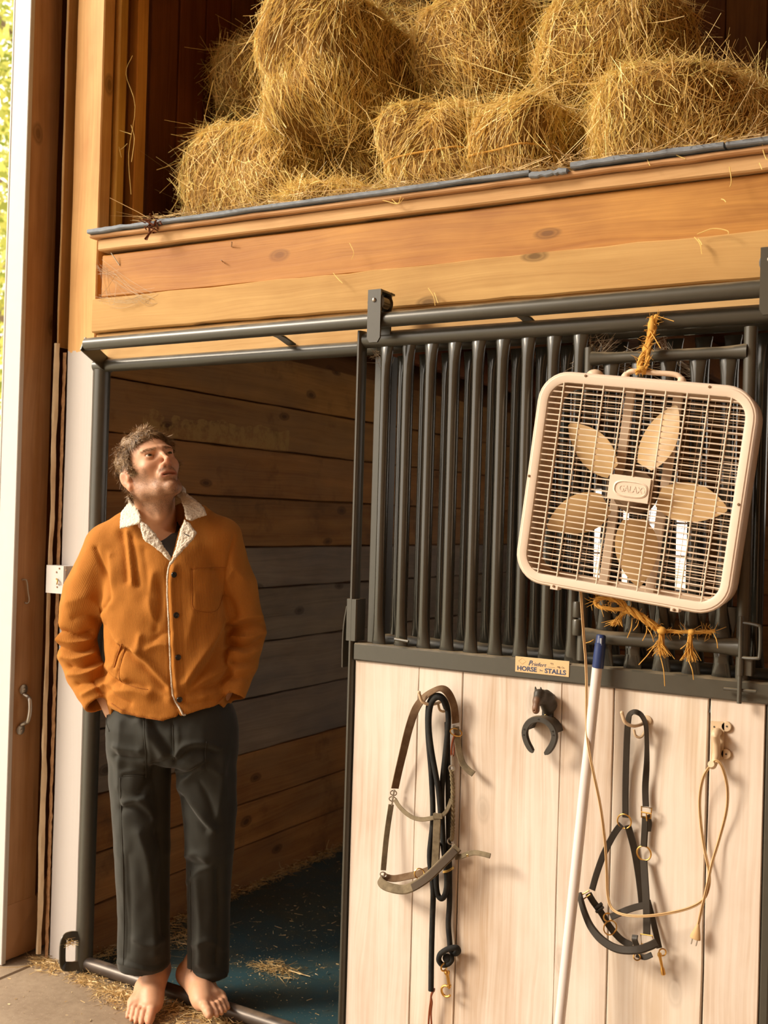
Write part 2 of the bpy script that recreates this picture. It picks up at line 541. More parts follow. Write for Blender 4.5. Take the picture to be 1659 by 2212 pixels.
# loft: deck, side, back and far boards
tl = 0.017
def zs(z, x):                      # the deck edge drops a little to the right
    return z-(x+2.18)*tl
loft = MB().box((XL-.05, 0.02, 2.36), (XR, YB, 2.392))
lo = struct('floor_loft', loft, M_darkwood)
jo = MB()
for x in np.arange(-2.4, XR, 0.55):
    jo.board((x, 0.05, 2.2), EY, EX, EZ, YB-.08, 0.045, 0.155, 0.003)
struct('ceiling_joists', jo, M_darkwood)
mb = MB()
y = 0.26
while y < YB:
    mb.board((XL-.02, y, 2.40), EZ, EY, -EX, 2.3, 0.136, 0.02+0.006*rng.random(), 0.003, jit=.001)
    y += 0.145
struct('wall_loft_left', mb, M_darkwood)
mb = MB()
x = XL
while x < XR+1.2:
    mb.board((x, YB-.9, 2.40), EZ, EX, EY, 2.3, 0.19, 0.02, 0.003)
    x += 0.195
struct('wall_loft_back', mb, M_darkwood)
struct('wall_loft_right', MB().box((XR, .05, 2.40), (XR+.03, YB, 4.7)), M_darkwood)
mb = MB()
x = -3.05
while x < 5.1:
    mb.board((x, -4.75, 4.70), EY, EX, EZ, 8.5, 0.24, 0.03, 0.003, seg=8)
    x += 0.245
struct('ceiling', mb, M_darkwood)  # unseen roof, added to keep overhead sky light out of the aisle

# the far side and the other end of the barn aisle, behind the viewer
mb = MB()
z = 0.0
while z < 4.7:
    mb.board((-2.9, -4.75, z), EX, EZ, EY, 8.0, 0.24, 0.03, 0.003, seg=6)
    z += 0.245
struct('wall_opposite', mb, M_fascia_raw)  # unseen wall, put in to block sky light from the front
mb = MB()
z = 0.0
while z < 4.7:
    mb.board((5.05, -4.75, z), EY, EZ, EX, 4.8, 0.24, 0.03, 0.003, seg=6)
    z += 0.245
struct('wall_aisle_end', mb, M_fascia_raw)  # unseen end wall, kept closed to stop rim light from the right
# front of the loft
def edge(z0, z1, y0, y1, m, name, x0=-2.652, x1=XR, parent=None, jit=0.0006, seg=30, rnd=None):
    b = MB()
    x = x0
    L = x1-x0
    b.board((0, 0, 0), EX, EZ, EY, L, z1-z0, y1-y0, 0.004, seg=seg, jit=jit, rnd=rnd)
    v = b.v[0]
    v[:, 0] += x0
    v[:, 1] += y0
    v[:, 2] += z0
    v[:, 2] -= (v[:, 0]+2.18)*tl*min(1, max(0, (v[:, 2].mean()-2.0)/.4))
    return struct(name, b, m, parent)
fas = edge(2.196, 2.336, -0.004, 0.035, M_fascia, 'trim_1', -2.626, rnd=.31)
edge(2.084, 2.194, -0.018, 0.035, M_fascia_pale, 'trim_2', -2.652, rnd=.72, jit=.0014, seg=44)
edge(1.99, 2.083, -0.002, 0.035, M_fascia_raw, 'trim_3', -2.645)
edge(2.345, 2.381, -0.022, 0.03, M_fascia_raw, 'trim_4', -2.63)
edge(2.383, 2.396, -0.040, 0.05, M_fascia_raw, 'trim_5', -2.652, jit=0.0009, seg=60)
M_blue = plain('blue_deck_edge', (0.21, 0.245, 0.30), 0.7, 0, 0.35, 55, 0.3)
bl = MB()
for a, b, dz in ((-2.652, -2.36, 0), (-2.355, -1.10, 0.001), (-1.10, -1.0, -0.008), (-0.99, -0.62, 0.004), (-0.615, XR, 0.002)):
    bl.board((a, -0.052, 2.397-(a+2.18)*tl+dz), unit((1, 0, -tl)), EZ, EY, (b-a), 0.013, 0.16, 0.003, seg=14, jit=0.0012)
struct('trim_6', bl, M_blue)
for q0, q1 in (((240, 546), (258, 573)), ((501, 523), (500, 533)), ((478, 562), (482, 566))):
    MB().tube([at(*q0, Y=-.022), at(*q1, Y=-.006)], .0017, 6).build('nail', M_zinc, fas)
# crumbling notch in the deck edge
mb = MB()
for k in range(26):
    c = np.array([-2.36+rng.normal(0, .014), -.056+rng.normal(0, .006), 2.395+rng.normal(0, .010)])
    mb.strap([c, c+rng.normal(0, .016, 3)], 0.006, 0.002, rng.normal(0, 1, 3))
mb.build('splinters', M_darkwood, bpy.data.objects['trim_6'])
# door framing of the barn end: studs and the corner post
struct('post', MB().board((-2.782, 0.0, 0.0), EZ, EX, EY, 4.7, 0.127, 0.05, 0.004, rnd=.41), M_post)
struct('stud_1', MB().board((-2.70, 0.055, 2.42), EZ, EY, EX, 2.3, 0.035, 0.065, 0.003), M_fascia)
struct('stud_2', MB().board((-2.72, 0.135, 2.42), EZ, EX, EY, 2.3, 0.047, 0.05, 0.003).board((-2.67, 0.13, 2.42), EZ, EX, EY, 2.3, 0.042, 0.05, 0.003), M_fascia)
struct('stud_3', MB().board((-2.845, 0.06, 0.0), EZ, EX, EY, 4.7, 0.03, 0.12, 0.003), M_darkwood)
struct('trim_7', MB().board((-2.822, -0.012, 2.05), EZ, EX, EY, 2.6, 0.010, 0.06, 0.002), M_fascia_raw)
# torn house wrap and crumbled insulation beside the painted post
hp = MB()
zz = np.linspace(0.02, 2.06, 60)
for k in range(1):
    P = np.zeros((60, 5, 3))
    for i, zc in enumerate(zz):
        w = 0.018+0.018*mnoise.noise((zc*1.3, 1, 0))+0.010*mnoise.noise((zc*14, 1, 0))
        for j in range(5):
            P[i, j] = (-2.812-w/2+w*j/4+0.006*mnoise.noise((zc*3, 5, 0)), -0.016-0.012*math.sin(j/4*3.1)+0.004*mnoise.noise((zc*9, j, 3)), zc)
    hp.grid(P)
struct('trim_8', hp, M_dustpaper)
ins = MB()
P = np.zeros((120, 4, 3))
for i, zc in enumerate(np.linspace(0.0, 2.03, 120)):
    for j in range(4):
        P[i, j] = (-2.797+0.005*j+rng.normal(0, .0006), -0.004+rng.normal(0, .0012), zc)
ins.grid(P)
struct('trim_9', ins, M_insul)
struct('wall_end', MB().box((-2.90, 0.17, 0.0), (-2.85, YB+.3, 4.7)), M_darkwood)

# sliding barn door leaf, seen at its edge
door = struct('door_1', MB().board((-2.948, -0.100, -0.0), EZ, EY, EX, 4.6, 2.2, 0.018, 0.002, seg=4, jit=0), M_stile)
MB().box((-2.950, -0.118, 0.0), (-2.872, -0.100, 4.6), 0.002).box((-2.960, -0.1185, 0), (-2.951, -0.1, 4.6), 0.002).build('edge_trim', M_white, door)
MB().board((-2.93, -0.115, 0.19), EZ, EY, EX, 4.4, 0.135, 0.055, 0.004, rnd=.2).build('stile', M_stile, door)
MB().board((-2.92, 0.03, 0.0), EZ, EY, EX, 4.6, 0.14, 0.03, 0.004).build('inner_board', M_darkwood, door)
db = MB()
db.prism([(-2.880, -0.10, 0.005), (-2.880, 0.17, 0.005), (-2.880, 0.17, 0.33), (-2.880, 0.03, 0.185)], (-.04, 0, 0)).build('bottom_brace', M_stile, door, 0)
db = MB()
db.prism([(-2.874, -0.115, 0.19), (-2.874, -0.115, 0.01), (-2.874, -0.10, 0.01), (-2.874, 0.02, 0.165), (-2.874, 0.02, 0.19)], (-.05, 0, 0)).build('stile_foot', M_stile, door, 0)
def onleaf(px, py, x=-2.872):
    return at(px, py, X=x)
h0, h1 = onleaf(50, 1497), onleaf(44, 1568)
hd = MB()
pp = spline([h0+(0.004, 0, -.004), h0+(0.020, .004, -.012), h0*.8+h1*.2+(0.035, 0, 0), h0*.5+h1*.5+(0.04, 0, 0), h0*.2+h1*.8+(0.035, 0, 0), h1+(0.020, .004, .012), h1+(0.004, 0, .004)], 6)
hd.tube(pp, 0.0065, 10)
for c in (h0, h1):
    hd.lathe(c+(0, 0, 0.012 if c is h0 else -.012), EX, [(0, .017), (.003, .017), (.005, .013)], 16)
    hd.sphere(c+(.005, 0, 0.014 if c is h0 else -.014), .005, 8, 6)
hd.build('pull_handle', M_zinc, door)
a, b = onleaf(53, 1252), onleaf(57, 1303)
MB().tube(spline([a+(.0, -.012, 0), a+(.006, 0, 0), a+(.008, .004, -.01), (a+b)/2+(.008, .004, 0), b+(.008, .004, .01), b+(.006, -.004, 0), b+(.006, -.012, .004)], 5), 0.0024, 8).build('hook_latch', M_zinc, door)

# ================================================================ stall front: fixed frame
fr = thing('stall_surround', 'grey-green steel stall frame with door track, header, side post and floor pipe', 'stall frame', (-2.62, 0, 0))
MB().tube([(-2.622, 0.005, 0.0), (-2.622, 0.005, 1.965)], 0.0275, 20).build('side_post', M_steel, fr)
MB().tube([(-2.645, 0.0, 1.9775), (XR, 0.0, 1.9775)], 0.0205, 18).build('header_pipe', M_steel, fr)
MB().tube([(-2.585, -0.1, 2.031), (XR, -0.1, 2.031)], 0.0200, 18).build('track_pipe', M_steel, fr)
MB().tube([(-2.60, 0.0, 0.030), (XR, 0.0, 0.030)], 0.0215, 18).build('floor_pipe', plain('worn_pipe', (0.085, 0.066, 0.055), 0.38, 0.3, 0.4, 16, 0.05, dust=((0.25, 0.17, 0.11), 0.75, 1.1)), fr)
br = MB().prism([(-2.592, -0.118, 2.012), (-2.592, -0.100, 2.054), (-2.592, -0.085, 2.05), (-2.592, 0.02, 1.995), (-2.592, 0.02, 1.958), (-2.592, -0.02, 1.962)], (-0.005, 0, 0))
br.build('track_end_plate', M_steel, fr, 20)
for px, py in ((604, 735), (1132, 690)):
    c = at(px, py, Y=-.05)
    MB().strap([(c[0], -.085, 2.022), (c[0]+.005, -.05, 2.017), (c[0]+.01, -.004, 2.002)], 0.034, 0.005, (0, .3, -1)).build('track_bracket', M_steel, fr)
g = at(140, 2062, Y=-.05)
MB().strap(spline([(-2.624, -.018, .120), (-2.640, -.045, .124), (-2.650, -.060, .114), (-2.651, -.063, .07), (-2.648, -.060, .034), (-2.634, -.04, .026), (-2.618, -.018, .026)], 5), 0.030, 0.006, np.array([(0, 0, 1)]*31)*0+(0.5, .1, .1)).build('foot_loop', M_steel, fr)
MB().box((-2.656, -.002, 1.70), (-2.640, .03, 1.93), .002).build('wall_flange', M_steel, fr)

def bar(z0, z1, x, y, parent, m=M_steelbar, r=0.0150):
    """grille bar: a tube pressed flat at both welded ends"""
    n = 16
    zz = np.concatenate([z0+np.array([0, .012, .03, .055, .09]), np.linspace(z0+.16, z1-.16, 5), z1-np.array([.09, .055, .03, .012, 0])])
    P = np.zeros((len(zz), n, 3))
    th = np.arange(n)*2*math.pi/n
    for i, z in enumerate(zz):
        e = min(z-z0, z1-z)
        q = max(0.0, 1-e/0.085)**1.8
        P[i] = np.stack([x+r*(1+0.45*q)*np.cos(th), y+r*(1-0.62*q)*np.sin(th), np.full(n, z)], -1)
    return MB().grid(P, True, True).build('bar', m, parent, 60)
# fixed grille panel behind the sliding door
fx = thing('fixed_grille_panel', 'fixed steel bar panel standing behind the sliding stall door', 'grille', (-1.5, .03, 1.1))
MB().tube([(-1.56, 0.035, 1.165), (XR, 0.035, 1.165)], 0.020, 14).build('bottom_rail', M_steel, fx)
MB().box((-1.585, 0.024, 0.056), (-1.53, 0.060, 1.955), 0.003).build('end_stile', M_steel, fx)
for k in range(20):
    bar(1.18, 1.956, -1.497+0.0685*k, 0.035, fx)
mb = MB()
x = -1.53
while x < XR-.1:
    mb.board((x, 0.026, 0.06), EZ, EX, EY, 1.085, 0.19, 0.03, 0.003)
    x += 0.193
mb.build('lower_boards', M_backwood, fx)

# sliding door
sdoor = thing('sliding_stall_door', 'sliding stall door with steel bars above and pale upright planks below', 'door', (-1.0, -.06, 0))
MB().tube([(-1.568, -0.055, 1.9885), (0.25, -0.055, 1.9805)], 0.0215, 18).build('top_pipe', M_steel, sdoor)
MB().tube([(-1.575, -0.06, 0.02), (-1.575, -0.06, 2.012)], 0.0095, 14, sy=2.2, up=(0, 1, 0)).build('side_stile', M_steel, sdoor)
MB().box((-1.562, -0.078, 1.118), (0.25, -0.030, 1.166), 0.004).build('middle_band', M_steel, sdoor)
MB().box((-1.562, -0.074, 0.0), (0.25, -0.03, 0.03), 0.003).build('bottom_band', M_steel, sdoor)
MB().box((-.489, -0.07, 0.03), (-.470, -0.03, 1.118), 0.003).box((-.489, -0.066, 1.166), (-.470, -0.03, 1.97), .003).build('inner_stile', M_steel, sdoor)
xs = [-1.562, -1.365, -1.236, -0.968, -0.836, -0.613, -0.492]
gaps = [.001, .002, .001, .002, .0045, .0025]
for i in range(6):
    MB().board((xs[i]+gaps[i-1]*.5*(i > 0), -0.0685, 0.012), EZ, EX, EY, 1.106, xs[i+1]-xs[i]-gaps[i], 0.032, 0.0018, jit=0.0006).build('plank', M_plank, sdoor)
for k in range(4):
    MB().board((-.466+.17*k, -0.0685, 0.012), EZ, EX, EY, 1.106, .168, 0.032, 0.0018, jit=0.0006).build('plank', M_plank, sdoor)
for k in range(8):
    bar(1.166, 1.970, -1.499+0.0687*k, -0.055, sdoor)
bar(1.166, 1.970, -0.949, -0.055, sdoor)
for k in range(4):
    bar(1.166, 1.968, -0.44+0.0687*k, -0.055, sdoor)
for k, y in enumerate((1.235, 1.278)):
    MB().lathe((-.932, -.070, y), EZ, [(0, .011), (.002, .0125), (.035, .0125), (.038, .011)], 16).build('hinge_barrel', M_steel, sdoor)
# swing-out feed gate set into the bars
fd = MB().tube([(-.922, -.062, 1.175), (-.922, -.062, 1.93)], .0125, 14).build('feed_gate_frame', M_steel, sdoor)
MB().tube([(-.545, -.062, 1.16), (-.545, -.062, 1.955)], .0150, 14).build('feed_gate_post', M_steel, fd)
def flatpipe(x0, x1, y, z, r, dz):
    xx = np.linspace(x0, x1, 24)
    rr = np.array([r*(1+.35*max(0, 1-min(t-x0, x1-t)/.06)**1.5) for t in xx])
    P = np.stack([xx, np.full(24, y), z+dz*(xx-x0)], -1)
    return MB().tube(P, rr, 14, up=(0, 0, 1))
flatpipe(-.915, -.550, -.066, 1.902, .0135, -.005).build('feed_gate_top_rail', M_steel, fd)
flatpipe(-.915, -.550, -.066, 1.2340, .0165, .01).build('feed_gate_bottom_rail', M_steel, fd)
for k in range(5):
    bar(1.166, 1.245, -.868+.0687*k, -.052, sdoor, M_steelbar)
    bar(1.252, 1.895, -.868+.0687*k, -.060, sdoor, M_steelbar)
sr = MB()
c = at(1598, 1450, Y=-.1)
lx = c[0]
sr.tube([(lx, -.098, 1.118), (lx, -.098, 1.31)], .0052, 10).tube(spline([(lx, -.098, 1.222), (lx+.004, -.098, 1.219), (lx+.035, -.105, 1.221), (lx+.042, -.105, 1.228), (lx+.042, -.105, 1.285), (lx+.036, -.105, 1.293), (lx+.006, -.098, 1.296), (lx, -.098, 1.29)], 5), .0036, 8)
sr.tube([(lx-.035, -.094, 1.146), (lx+.035, -.094, 1.147)], .0035, 8).lathe((lx, -.098, 1.180), EZ, [(0, .0075), (.038, .0075)], 12)
sr.box((lx-.01, -.095, 1.18), (lx+.025, -.06, 1.215), .002)
sr.build('latch_rod', M_steel, sdoor)
tp = at(868, 1387, Y=-.078)
MB().tube([tp+(-.022, 0, .006), tp+(.02, 0, .003)], .004, 8).build('catch_pin', M_steel, sdoor)
# end latch of the door
MB().box((-1.590, -0.080, 1.170), (-1.556, -0.032, 1.283), 0.003).build('latch_sleeve', M_steel, sdoor)
MB().strap(spline([(-1.592, -.06, 1.262), (-1.600, -.06, 1.21), (-1.602, -.06, 1.15), (-1.601, -.06, 1.095)], 5), .030, .005, (-1, 0, 0)).build('latch_strap', M_steel, sdoor)
# roller hangers running on the track
def hanger(x, z1, w):
    b = MB()
    hh = b.prism([(x-w/2, -.1285, 1.972+.008), (x-w/2+.008, -.1285, 1.968), (x+w/2-.008, -.1285, 1.968), (x+w/2, -.1285, 1.980), (x+w/2, -.1285, z1), (x-w/2, -.1285, z1)], (0, .006, 0)).build('roller_hanger', M_steel, sdoor, 25)
    MB().box((x-w/2+.004, -.124, z1-.006), (x+w/2, -.055, z1), .001).box((x-w/2, -.075, 1.985), (x+w/2, -.069, z1), .001).build('hanger_bridge', M_steel, hh)
    MB().lathe((x+.002, -.122, z1-.032), EY, [(-.003, .018), (-.001, .026), (.003, .0215), (.041, .0215), (.045, .026), (.047, .018)], 24).build('roller', M_steelbar, hh)
    MB().sphere((x, -.130, z1-.028), (.006, .004, .006), 10, 6).build('rivet', M_zinc, hh)
hanger(at(808, 640, Y=-.13)[0], 2.108, .040)
hanger(at(1662, 600, Y=-.13)[0], 2.115, .040)
# maker's plate
q = [at(x, y, Y=-.0785) for x, y in ((1113.5, 1418.5), (1229.5, 1427), (1229.5, 1461.5), (1113.5, 1452))]
pc = sum(q)/4
pw, ph = q[1][0]-q[0][0], q[0][2]-q[3][2]
M_cream = plain('cream_plate', (0.66, 0.47, 0.25), 0.5, 0, 0.05)
M_navy = plain('navy_ink', (0.035, 0.06, 0.14), 0.5, 0, 0.05)
M_ink = plain('brown_ink', (0.22, 0.15, 0.10), 0.6, 0, 0.05)
M_faint = plain('faded_ink', (0.50, 0.34, 0.17), 0.6, 0, 0.05)
pl = MB().box((pc[0]-pw/2, -.0796, pc[2]-ph/2), (pc[0]+pw/2, -.0778, pc[2]+ph/2), .0008).build('maker_plate', M_cream, sdoor)
def pm(u, v, y=-.0798):
    return Matrix.Translation((pc[0]-pw/2+u*pw, y, pc[2]-ph/2+v*ph)) @ Matrix.Rotation(math.pi/2, 4, 'X')
text('HORSE', ph*.40, pm(.035, .125), M_navy, pl, bold=.0004, width=1.10)
text('STALLS', ph*.40, pm(.555, .125), M_navy, pl, bold=.0004, width=1.14)
text('P', ph*.46, pm(.245, .50), M_navy, pl, bold=.0003, shear=.3)
text('riefert', ph*.34, pm(.305, .495), M_navy, pl, shear=.3, width=1.14)
text('Mfg. Co.', ph*.15, pm(.78, .52), M_ink, pl, shear=.2)
lg = MB()
def pp2(u, v):
    return np.array([pc[0]-pw/2+u*pw, -.0799, pc[2]-ph/2+v*ph])
for a, b in (((.06, .72), (.13, .92)), ((.13, .92), (.20, .72)), ((.20, .72), (.13, .52)), ((.13, .52), (.06, .72))):
    lg.strap([pp2(*a), pp2(*b)], .0005, .0003, (0, -1, 0))
lg.build('diamond_emblem', M_faint, pl)
lg = MB().strap([pp2(.61, .505), pp2(.745, .505)], .0006, .0003)
lg.strap([pp2(.655, .74), pp2(.67, .78), pp2(.70, .78), pp2(.715, .72)], .001, .0003).strap([pp2(.675, .78), pp2(.68, .66)], .0006, .0003).strap([pp2(.70, .78), pp2(.705, .66)], .0006, .0003)
lg.build('rider_emblem', M_ink, pl)
lg = MB().strap([pp2(.465, .30), pp2(.475, .25), pp2(.505, .235)], .0014, .0003).strap([pp2(.475, .25), pp2(.47, .17)], .0006, .0003).strap([pp2(.505, .24), pp2(.51, .17)], .0006, .0003).strap([pp2(.505, .24), pp2(.52, .27)], .0005, .0003)
lg.build('horse_emblem', M_navy, pl)

# white junction box on the painted post
bx = thing('junction_box', 'white metal junction box on the painted post behind the elbow', 'box', (-2.74, -.02, 1.17))
a, b = at(115, 1220, Y=-.012), at(150, 1282, Y=-.012)
MB().box((a[0], -.045, b[2]), (b[0]+.01, -.002, a[2]), .005).build('housing', M_white, bx)
M_rust = plain('rusty_dot', (.35, .2, .1), .7)
for px, py in ((128, 1228), (143, 1232), (122, 1236), (146, 1250), (123, 1268)):
    MB().sphere(at(px, py, Y=-.046), (.003, .002, .003), 8, 6).build('knockout', M_rust, bx)
MB().tube(spline(wp([(122, 1250), (124, 1256), (123, 1262)], [-.048, -.054, -.048]), 4), .0025, 6).build('toggle', M_brass, bx)
# ================================================================ tack hanging on the planks
PF = -0.0690                                     # plank front
def _webbing(name, c, dusty, stripe=0.0):
    N = NT(name)
    p = pos(N)
    w = N.n('TexWave', 'Fac', {'wave_type': 'BANDS', 'bands_direction': 'DIAGONAL'}, Vector=p, Scale=260.0, Distortion=2.0)
    n = N.noise(p, 24, 5, 0.65)
    col = N.mix(N.ramp(n, (0.35, 0.0), (0.7, 1.0)), c, dusty)
    return N.done(col, 0.8, 0, N.bump(w, 0.35, 0.0008), Specular_IOR_Level=0.25)
M_olive = _webbing('dusty_olive_webbing', (0.11, 0.085, 0.052), (0.24, 0.19, 0.12))
M_brownweb = _webbing('brown_webbing', (0.12, 0.065, 0.032), (0.22, 0.15, 0.09))
M_rope = _webbing('black_rope', (0.012, 0.013, 0.015), (0.035, 0.034, 0.030))
M_ropeolive = _webbing('olive_rope', (0.12, 0.095, 0.055), (0.28, 0.22, 0.13))
M_leather = plain('dark_leather', (0.030, 0.024, 0.018), 0.42, 0, 0.3, 30, 0.1, dust=((0.11, 0.085, 0.055), 0.85, 1.25), spec=0.45)
M_redleather = plain('red_brown_leather', (0.22, 0.055, 0.018), 0.5, 0, 0.2, 40)
M_iron = plain('black_iron', (0.045, 0.040, 0.033), 0.6, 0.1, 0.2, 50, 0.1, dust=((0.22, 0.16, 0.09), 0.70, 1.0))
M_hookpaint = plain('cream_hook_paint', (0.62, 0.47, 0.31), 0.5, 0, 0.1)

def plaid_mat():
    N = NT('plaid_padding')
    g = N.attr('guv')
    w1 = N.n('TexWave', 'Fac', {'bands_direction': 'X'}, Vector=g, Scale=14.0)
    w2 = N.n('TexWave', 'Fac', {'bands_direction': 'Y'}, Vector=g, Scale=30.0)
    col = N.mix(N.ramp(w1, (0.15, 0.0), (0.3, 1.0)), (0.05, 0.022, 0.012), (0.085, 0.066, 0.045))
    col = N.mix(N.ramp(w2, (0.15, 0.5), (0.3, 0.0)), col, (0.04, 0.03, 0.02))
    return N.done(col, 0.85)
M_plaid = plaid_mat()

def wallhook(name, px, py, label, second=None):
    """double wire coat hook: the long prong carries, the short one shows below"""
    h = thing(name, label, 'hook', at(px, py, Y=PF))
    c = at(px, py, Y=PF)
    b = MB().lathe(c+(.028, 0, -.004), -EY, [(0, .012), (.003, .012), (.004, .009)], 14)
    b.tube(spline([c+(.028, -.002, -.004), c+(.024, -.025, -.010), c+(.012, -.050, -.012), c+(-.003, -.062, -.004), c+(-.010, -.066, .016)], 6), [.0040]*25, 8)
    b.sphere(c+(-.0103, -.066, .018), .0046, 8, 6)
    b.build('prong', M_hookpaint, h)
    if second:
        d = at(*second, Y=PF-.018)
        MB().tube(spline([c+(.028, -.004, -.012), (d[0]+.010, PF-.012, d[2]+.004), (d[0]+.004, PF-.020, d[2]-.007), (d[0]-.006, PF-.026, d[2]-.004), (d[0]-.010, PF-.028, d[2]+.010)], 6), .0032, 8).build('short_prong', M_hookpaint, h)
    return h
wallhook('coat_hook', 939, 1505, 'small hook holding the black rope and the olive halter on the planks', (958, 1530))
wallhook('coat_hook', 1372, 1549, 'small cream hook holding the dark leather halter', (1381, 1585))

# black lead rope looped over the hook
lr = thing('lead_rope', 'black lead rope looped over a hook with a brass snap at its knot', 'rope', at(940, 1500, Y=PF))
yA = -0.108
A = [(931, 2140), (932, 2061), (934, 1986), (935.5, 1921), (928, 1850), (935, 1770), (932, 1677), (925, 1590), (924.5, 1540), (929, 1514), (941, 1503), (955, 1506), (965, 1524), (968.5, 1560), (962.5, 1625), (955, 1700), (955, 1765), (958, 1830), (965, 1890), (963.5, 1925), (955, 1941), (945, 1930), (942, 1890), (946, 1820), (952, 1760), (946, 1700), (932, 1620), (926.5, 1565), (930, 1525), (941, 1508)]
ya = [-.100]*9+[-.104, -.118, -.112, -.100]+[-.098]*4+[-.094, -.092, -.094, -.098, -.098, -.100, -.104]+[-.108, -.112, -.114, -.116, -.118, -.122]
lr_main = MB().tube(spline(wp(A[:24], ya[:24]), 6), 0.0072, 12)
lr_main.build('rope', M_rope, lr)
MB().tube(spline(wp(A[24:]+[(955, 1510), (964, 1530)], ya[24:]+[-.116, -.105]), 6), 0.0070, 12).build('rope', M_rope, lr)
B = [(966, 1560), (968, 1700), (969, 1800), (971, 1893), (971, 1949), (968.5, 1995), (971, 2030), (972.5, 2052)]
MB().tube(spline(wp(B, [-.084]*8), 6), 0.0070, 12).build('rope', M_rope, lr)
K = [(972, 2050), (980, 2060), (990, 2056), (986, 2047), (968, 2050), (952, 2060), (948, 2074), (956, 2084), (968, 2082), (976, 2072), (972, 2062)]
kn = MB().tube(spline(wp(K, [-.084, -.080, -.088, -.100, -.108, -.106, -.100, -.094, -.092, -.090, -.088]), 6), 0.0070, 12)
kn.sphere(at(966, 2070, Y=-.092), (.013, .009, .012), 12, 8).build('knot', M_rope, lr)
sn = MB().ring(at(959, 2089, Y=-.10), (.9, -.35, 0), .0095, .0022, 18, 6)
s0, s1 = at(965, 2097, Y=-.098), at(970, 2128, Y=-.098)
sn.lathe(s0, s1-s0, [(0, .0065), (.004, .0080), (.009, .0062), (.010, .0045), (.034, .0042), (.035, .0058), (.039, .0058)], 12)
th = np.linspace(-.3, 4.7, 22)
rc = at(964, 2141, Y=-.098)
sn.tube([rc+.0135*np.array([math.cos(t+1.0), 0, math.sin(t+1.0)]) for t in th], .0033, 8)
sn.build('brass_snap', M_brass, lr)
tg = MB()
tg.tube(spline(wp([(929, 2138), (936, 2142), (938, 2136), (932, 2150), (930, 2165), (927, 2190), (925, 2225)], [-.092, -.091, -.096, -.094, -.092, -.09, -.09]), 5), .0026, 6)
tg.tube(spline(wp([(934, 2140), (931, 2152), (933, 2166), (931, 2190), (933, 2225)], [-.092, -.094, -.092, -.09, -.09]), 5), .0024, 6)
tg.build('leather_thong', M_redleather, lr)

# olive halter on the same hook
ha = thing('webbing_halter', 'dusty olive webbing halter with padded noseband on the same hook as the rope', 'halter', at(940, 1492, Y=PF))
def nsp(pts, n):
    return spline(np.asarray(pts, float), n)
C = [(853, 1703), (862, 1662), (872, 1620), (883, 1575), (898, 1532), (917, 1506), (937, 1492), (954, 1487), (968, 1497), (979, 1520), (983, 1545), (984, 1562)]
yc = [-.088, -.092, -.098, -.104, -.110, -.116, -.120, -.120, -.114, -.104, -.096, -.092]
nr = [(.75, -.6, .2), (.75, -.6, .2), (.7, -.7, .3), (.6, -.75, .35), (.45, -.8, .5), (.3, -.8, .75), (.1, -.75, .9), (-.2, -.7, .9), (.5, -.75, .6), (.8, -.6, .3), (.8, -.6, .1), (.8, -.6, 0)]
MB().strap(nsp(wp(C, yc), 6), .021, .0032, nsp(nr, 6)).build('crown_strap', M_brownweb, ha)
D = [(985, 1570), (987, 1590), (991, 1620), (999, 1648), (1011, 1663), (1023, 1672)]
MB().strap(nsp(wp(D, [-.092, -.090, -.090, -.094, -.098, -.100]), 6), .016, .0032, (.55, -.75, .3)).build('strap_tail', M_olive, ha)
bk = MB().ring(at(985, 1582, Y=-.094), (.75, -.6, .2), .0165, .0018, 20, 6, .55)
bk.build('crown_buckle', M_brass, ha)
MB().tube(spline(wp([(983, 1584), (977, 1604), (975, 1628), (979, 1632), (982, 1606), (984, 1590)], [-.094, -.096, -.096, -.094, -.092, -.092]), 5), .0026, 6).build('leather_keeper', M_redleather, ha)
sn = MB().ring(at(976, 1660, Y=-.096), (.3, -.9, 0), .0075, .0022, 18, 6)
sn.tube(wp([(977, 1630), (977, 1652)], [-.095, -.096]), .0032, 8)
sn.build('snap', M_zinc, ha)
R_ = [(975, 1664), (978, 1700), (978, 1740), (978, 1780), (977, 1805), (975, 1815)]
cheek = spline(wp(R_, [-.098]*6), 14)
tw = MB()
for ph in (0, math.pi):
    a = np.arange(len(cheek))*0.9+ph
    tw.tube(cheek+np.stack([.0026*np.cos(a), .0026*np.sin(a), 0*a], 1), .0036, 6)
tw.build('rope_cheek', M_ropeolive, ha)
MB().ring(at(973, 1817, Y=-.10), (.6, -.7, .3), .0075, .0016, 16, 6).build('lower_ring', M_zinc, ha)
lh = MB()
lh.ring(at(850, 1713, Y=-.090), (.8, -.6, 0), .009, .0017, 18, 6, .7).ring(at(848, 1726, Y=-.090), (.8, -.6, 0), .010, .0017, 18, 6, .6)
lh.tube(wp([(852, 1706), (846, 1740)], [-.091, -.089]), .0028, 8)
lh.build('side_ring', M_zinc, ha)
Lc = [(845, 1738), (840, 1770), (835, 1806), (831, 1845), (828, 1880)]
MB().strap(nsp(wp(Lc, [-.090, -.094, -.100, -.106, -.110]), 6), .0145, .0035, (.5, -.8, 0)).build('left_cheek_strap', M_olive, ha)
MB().ring(at(828, 1889, Y=-.112), (.5, -.8, 0), .0085, .0016, 18, 6, .7).build('noseband_ring', M_zinc, ha)
T_ = [(853, 1727), (861, 1740), (874, 1754), (892, 1766), (912, 1770), (934, 1767), (953, 1763), (963, 1754), (970, 1741), (975, 1726)]
MB().strap(nsp(wp(T_, [-.092, -.100, -.108, -.114, -.117, -.118, -.116, -.110, -.104, -.098]), 5), [.011]*46, .0032, (0, -.85, .35)).build('throat_strap', M_olive, ha)
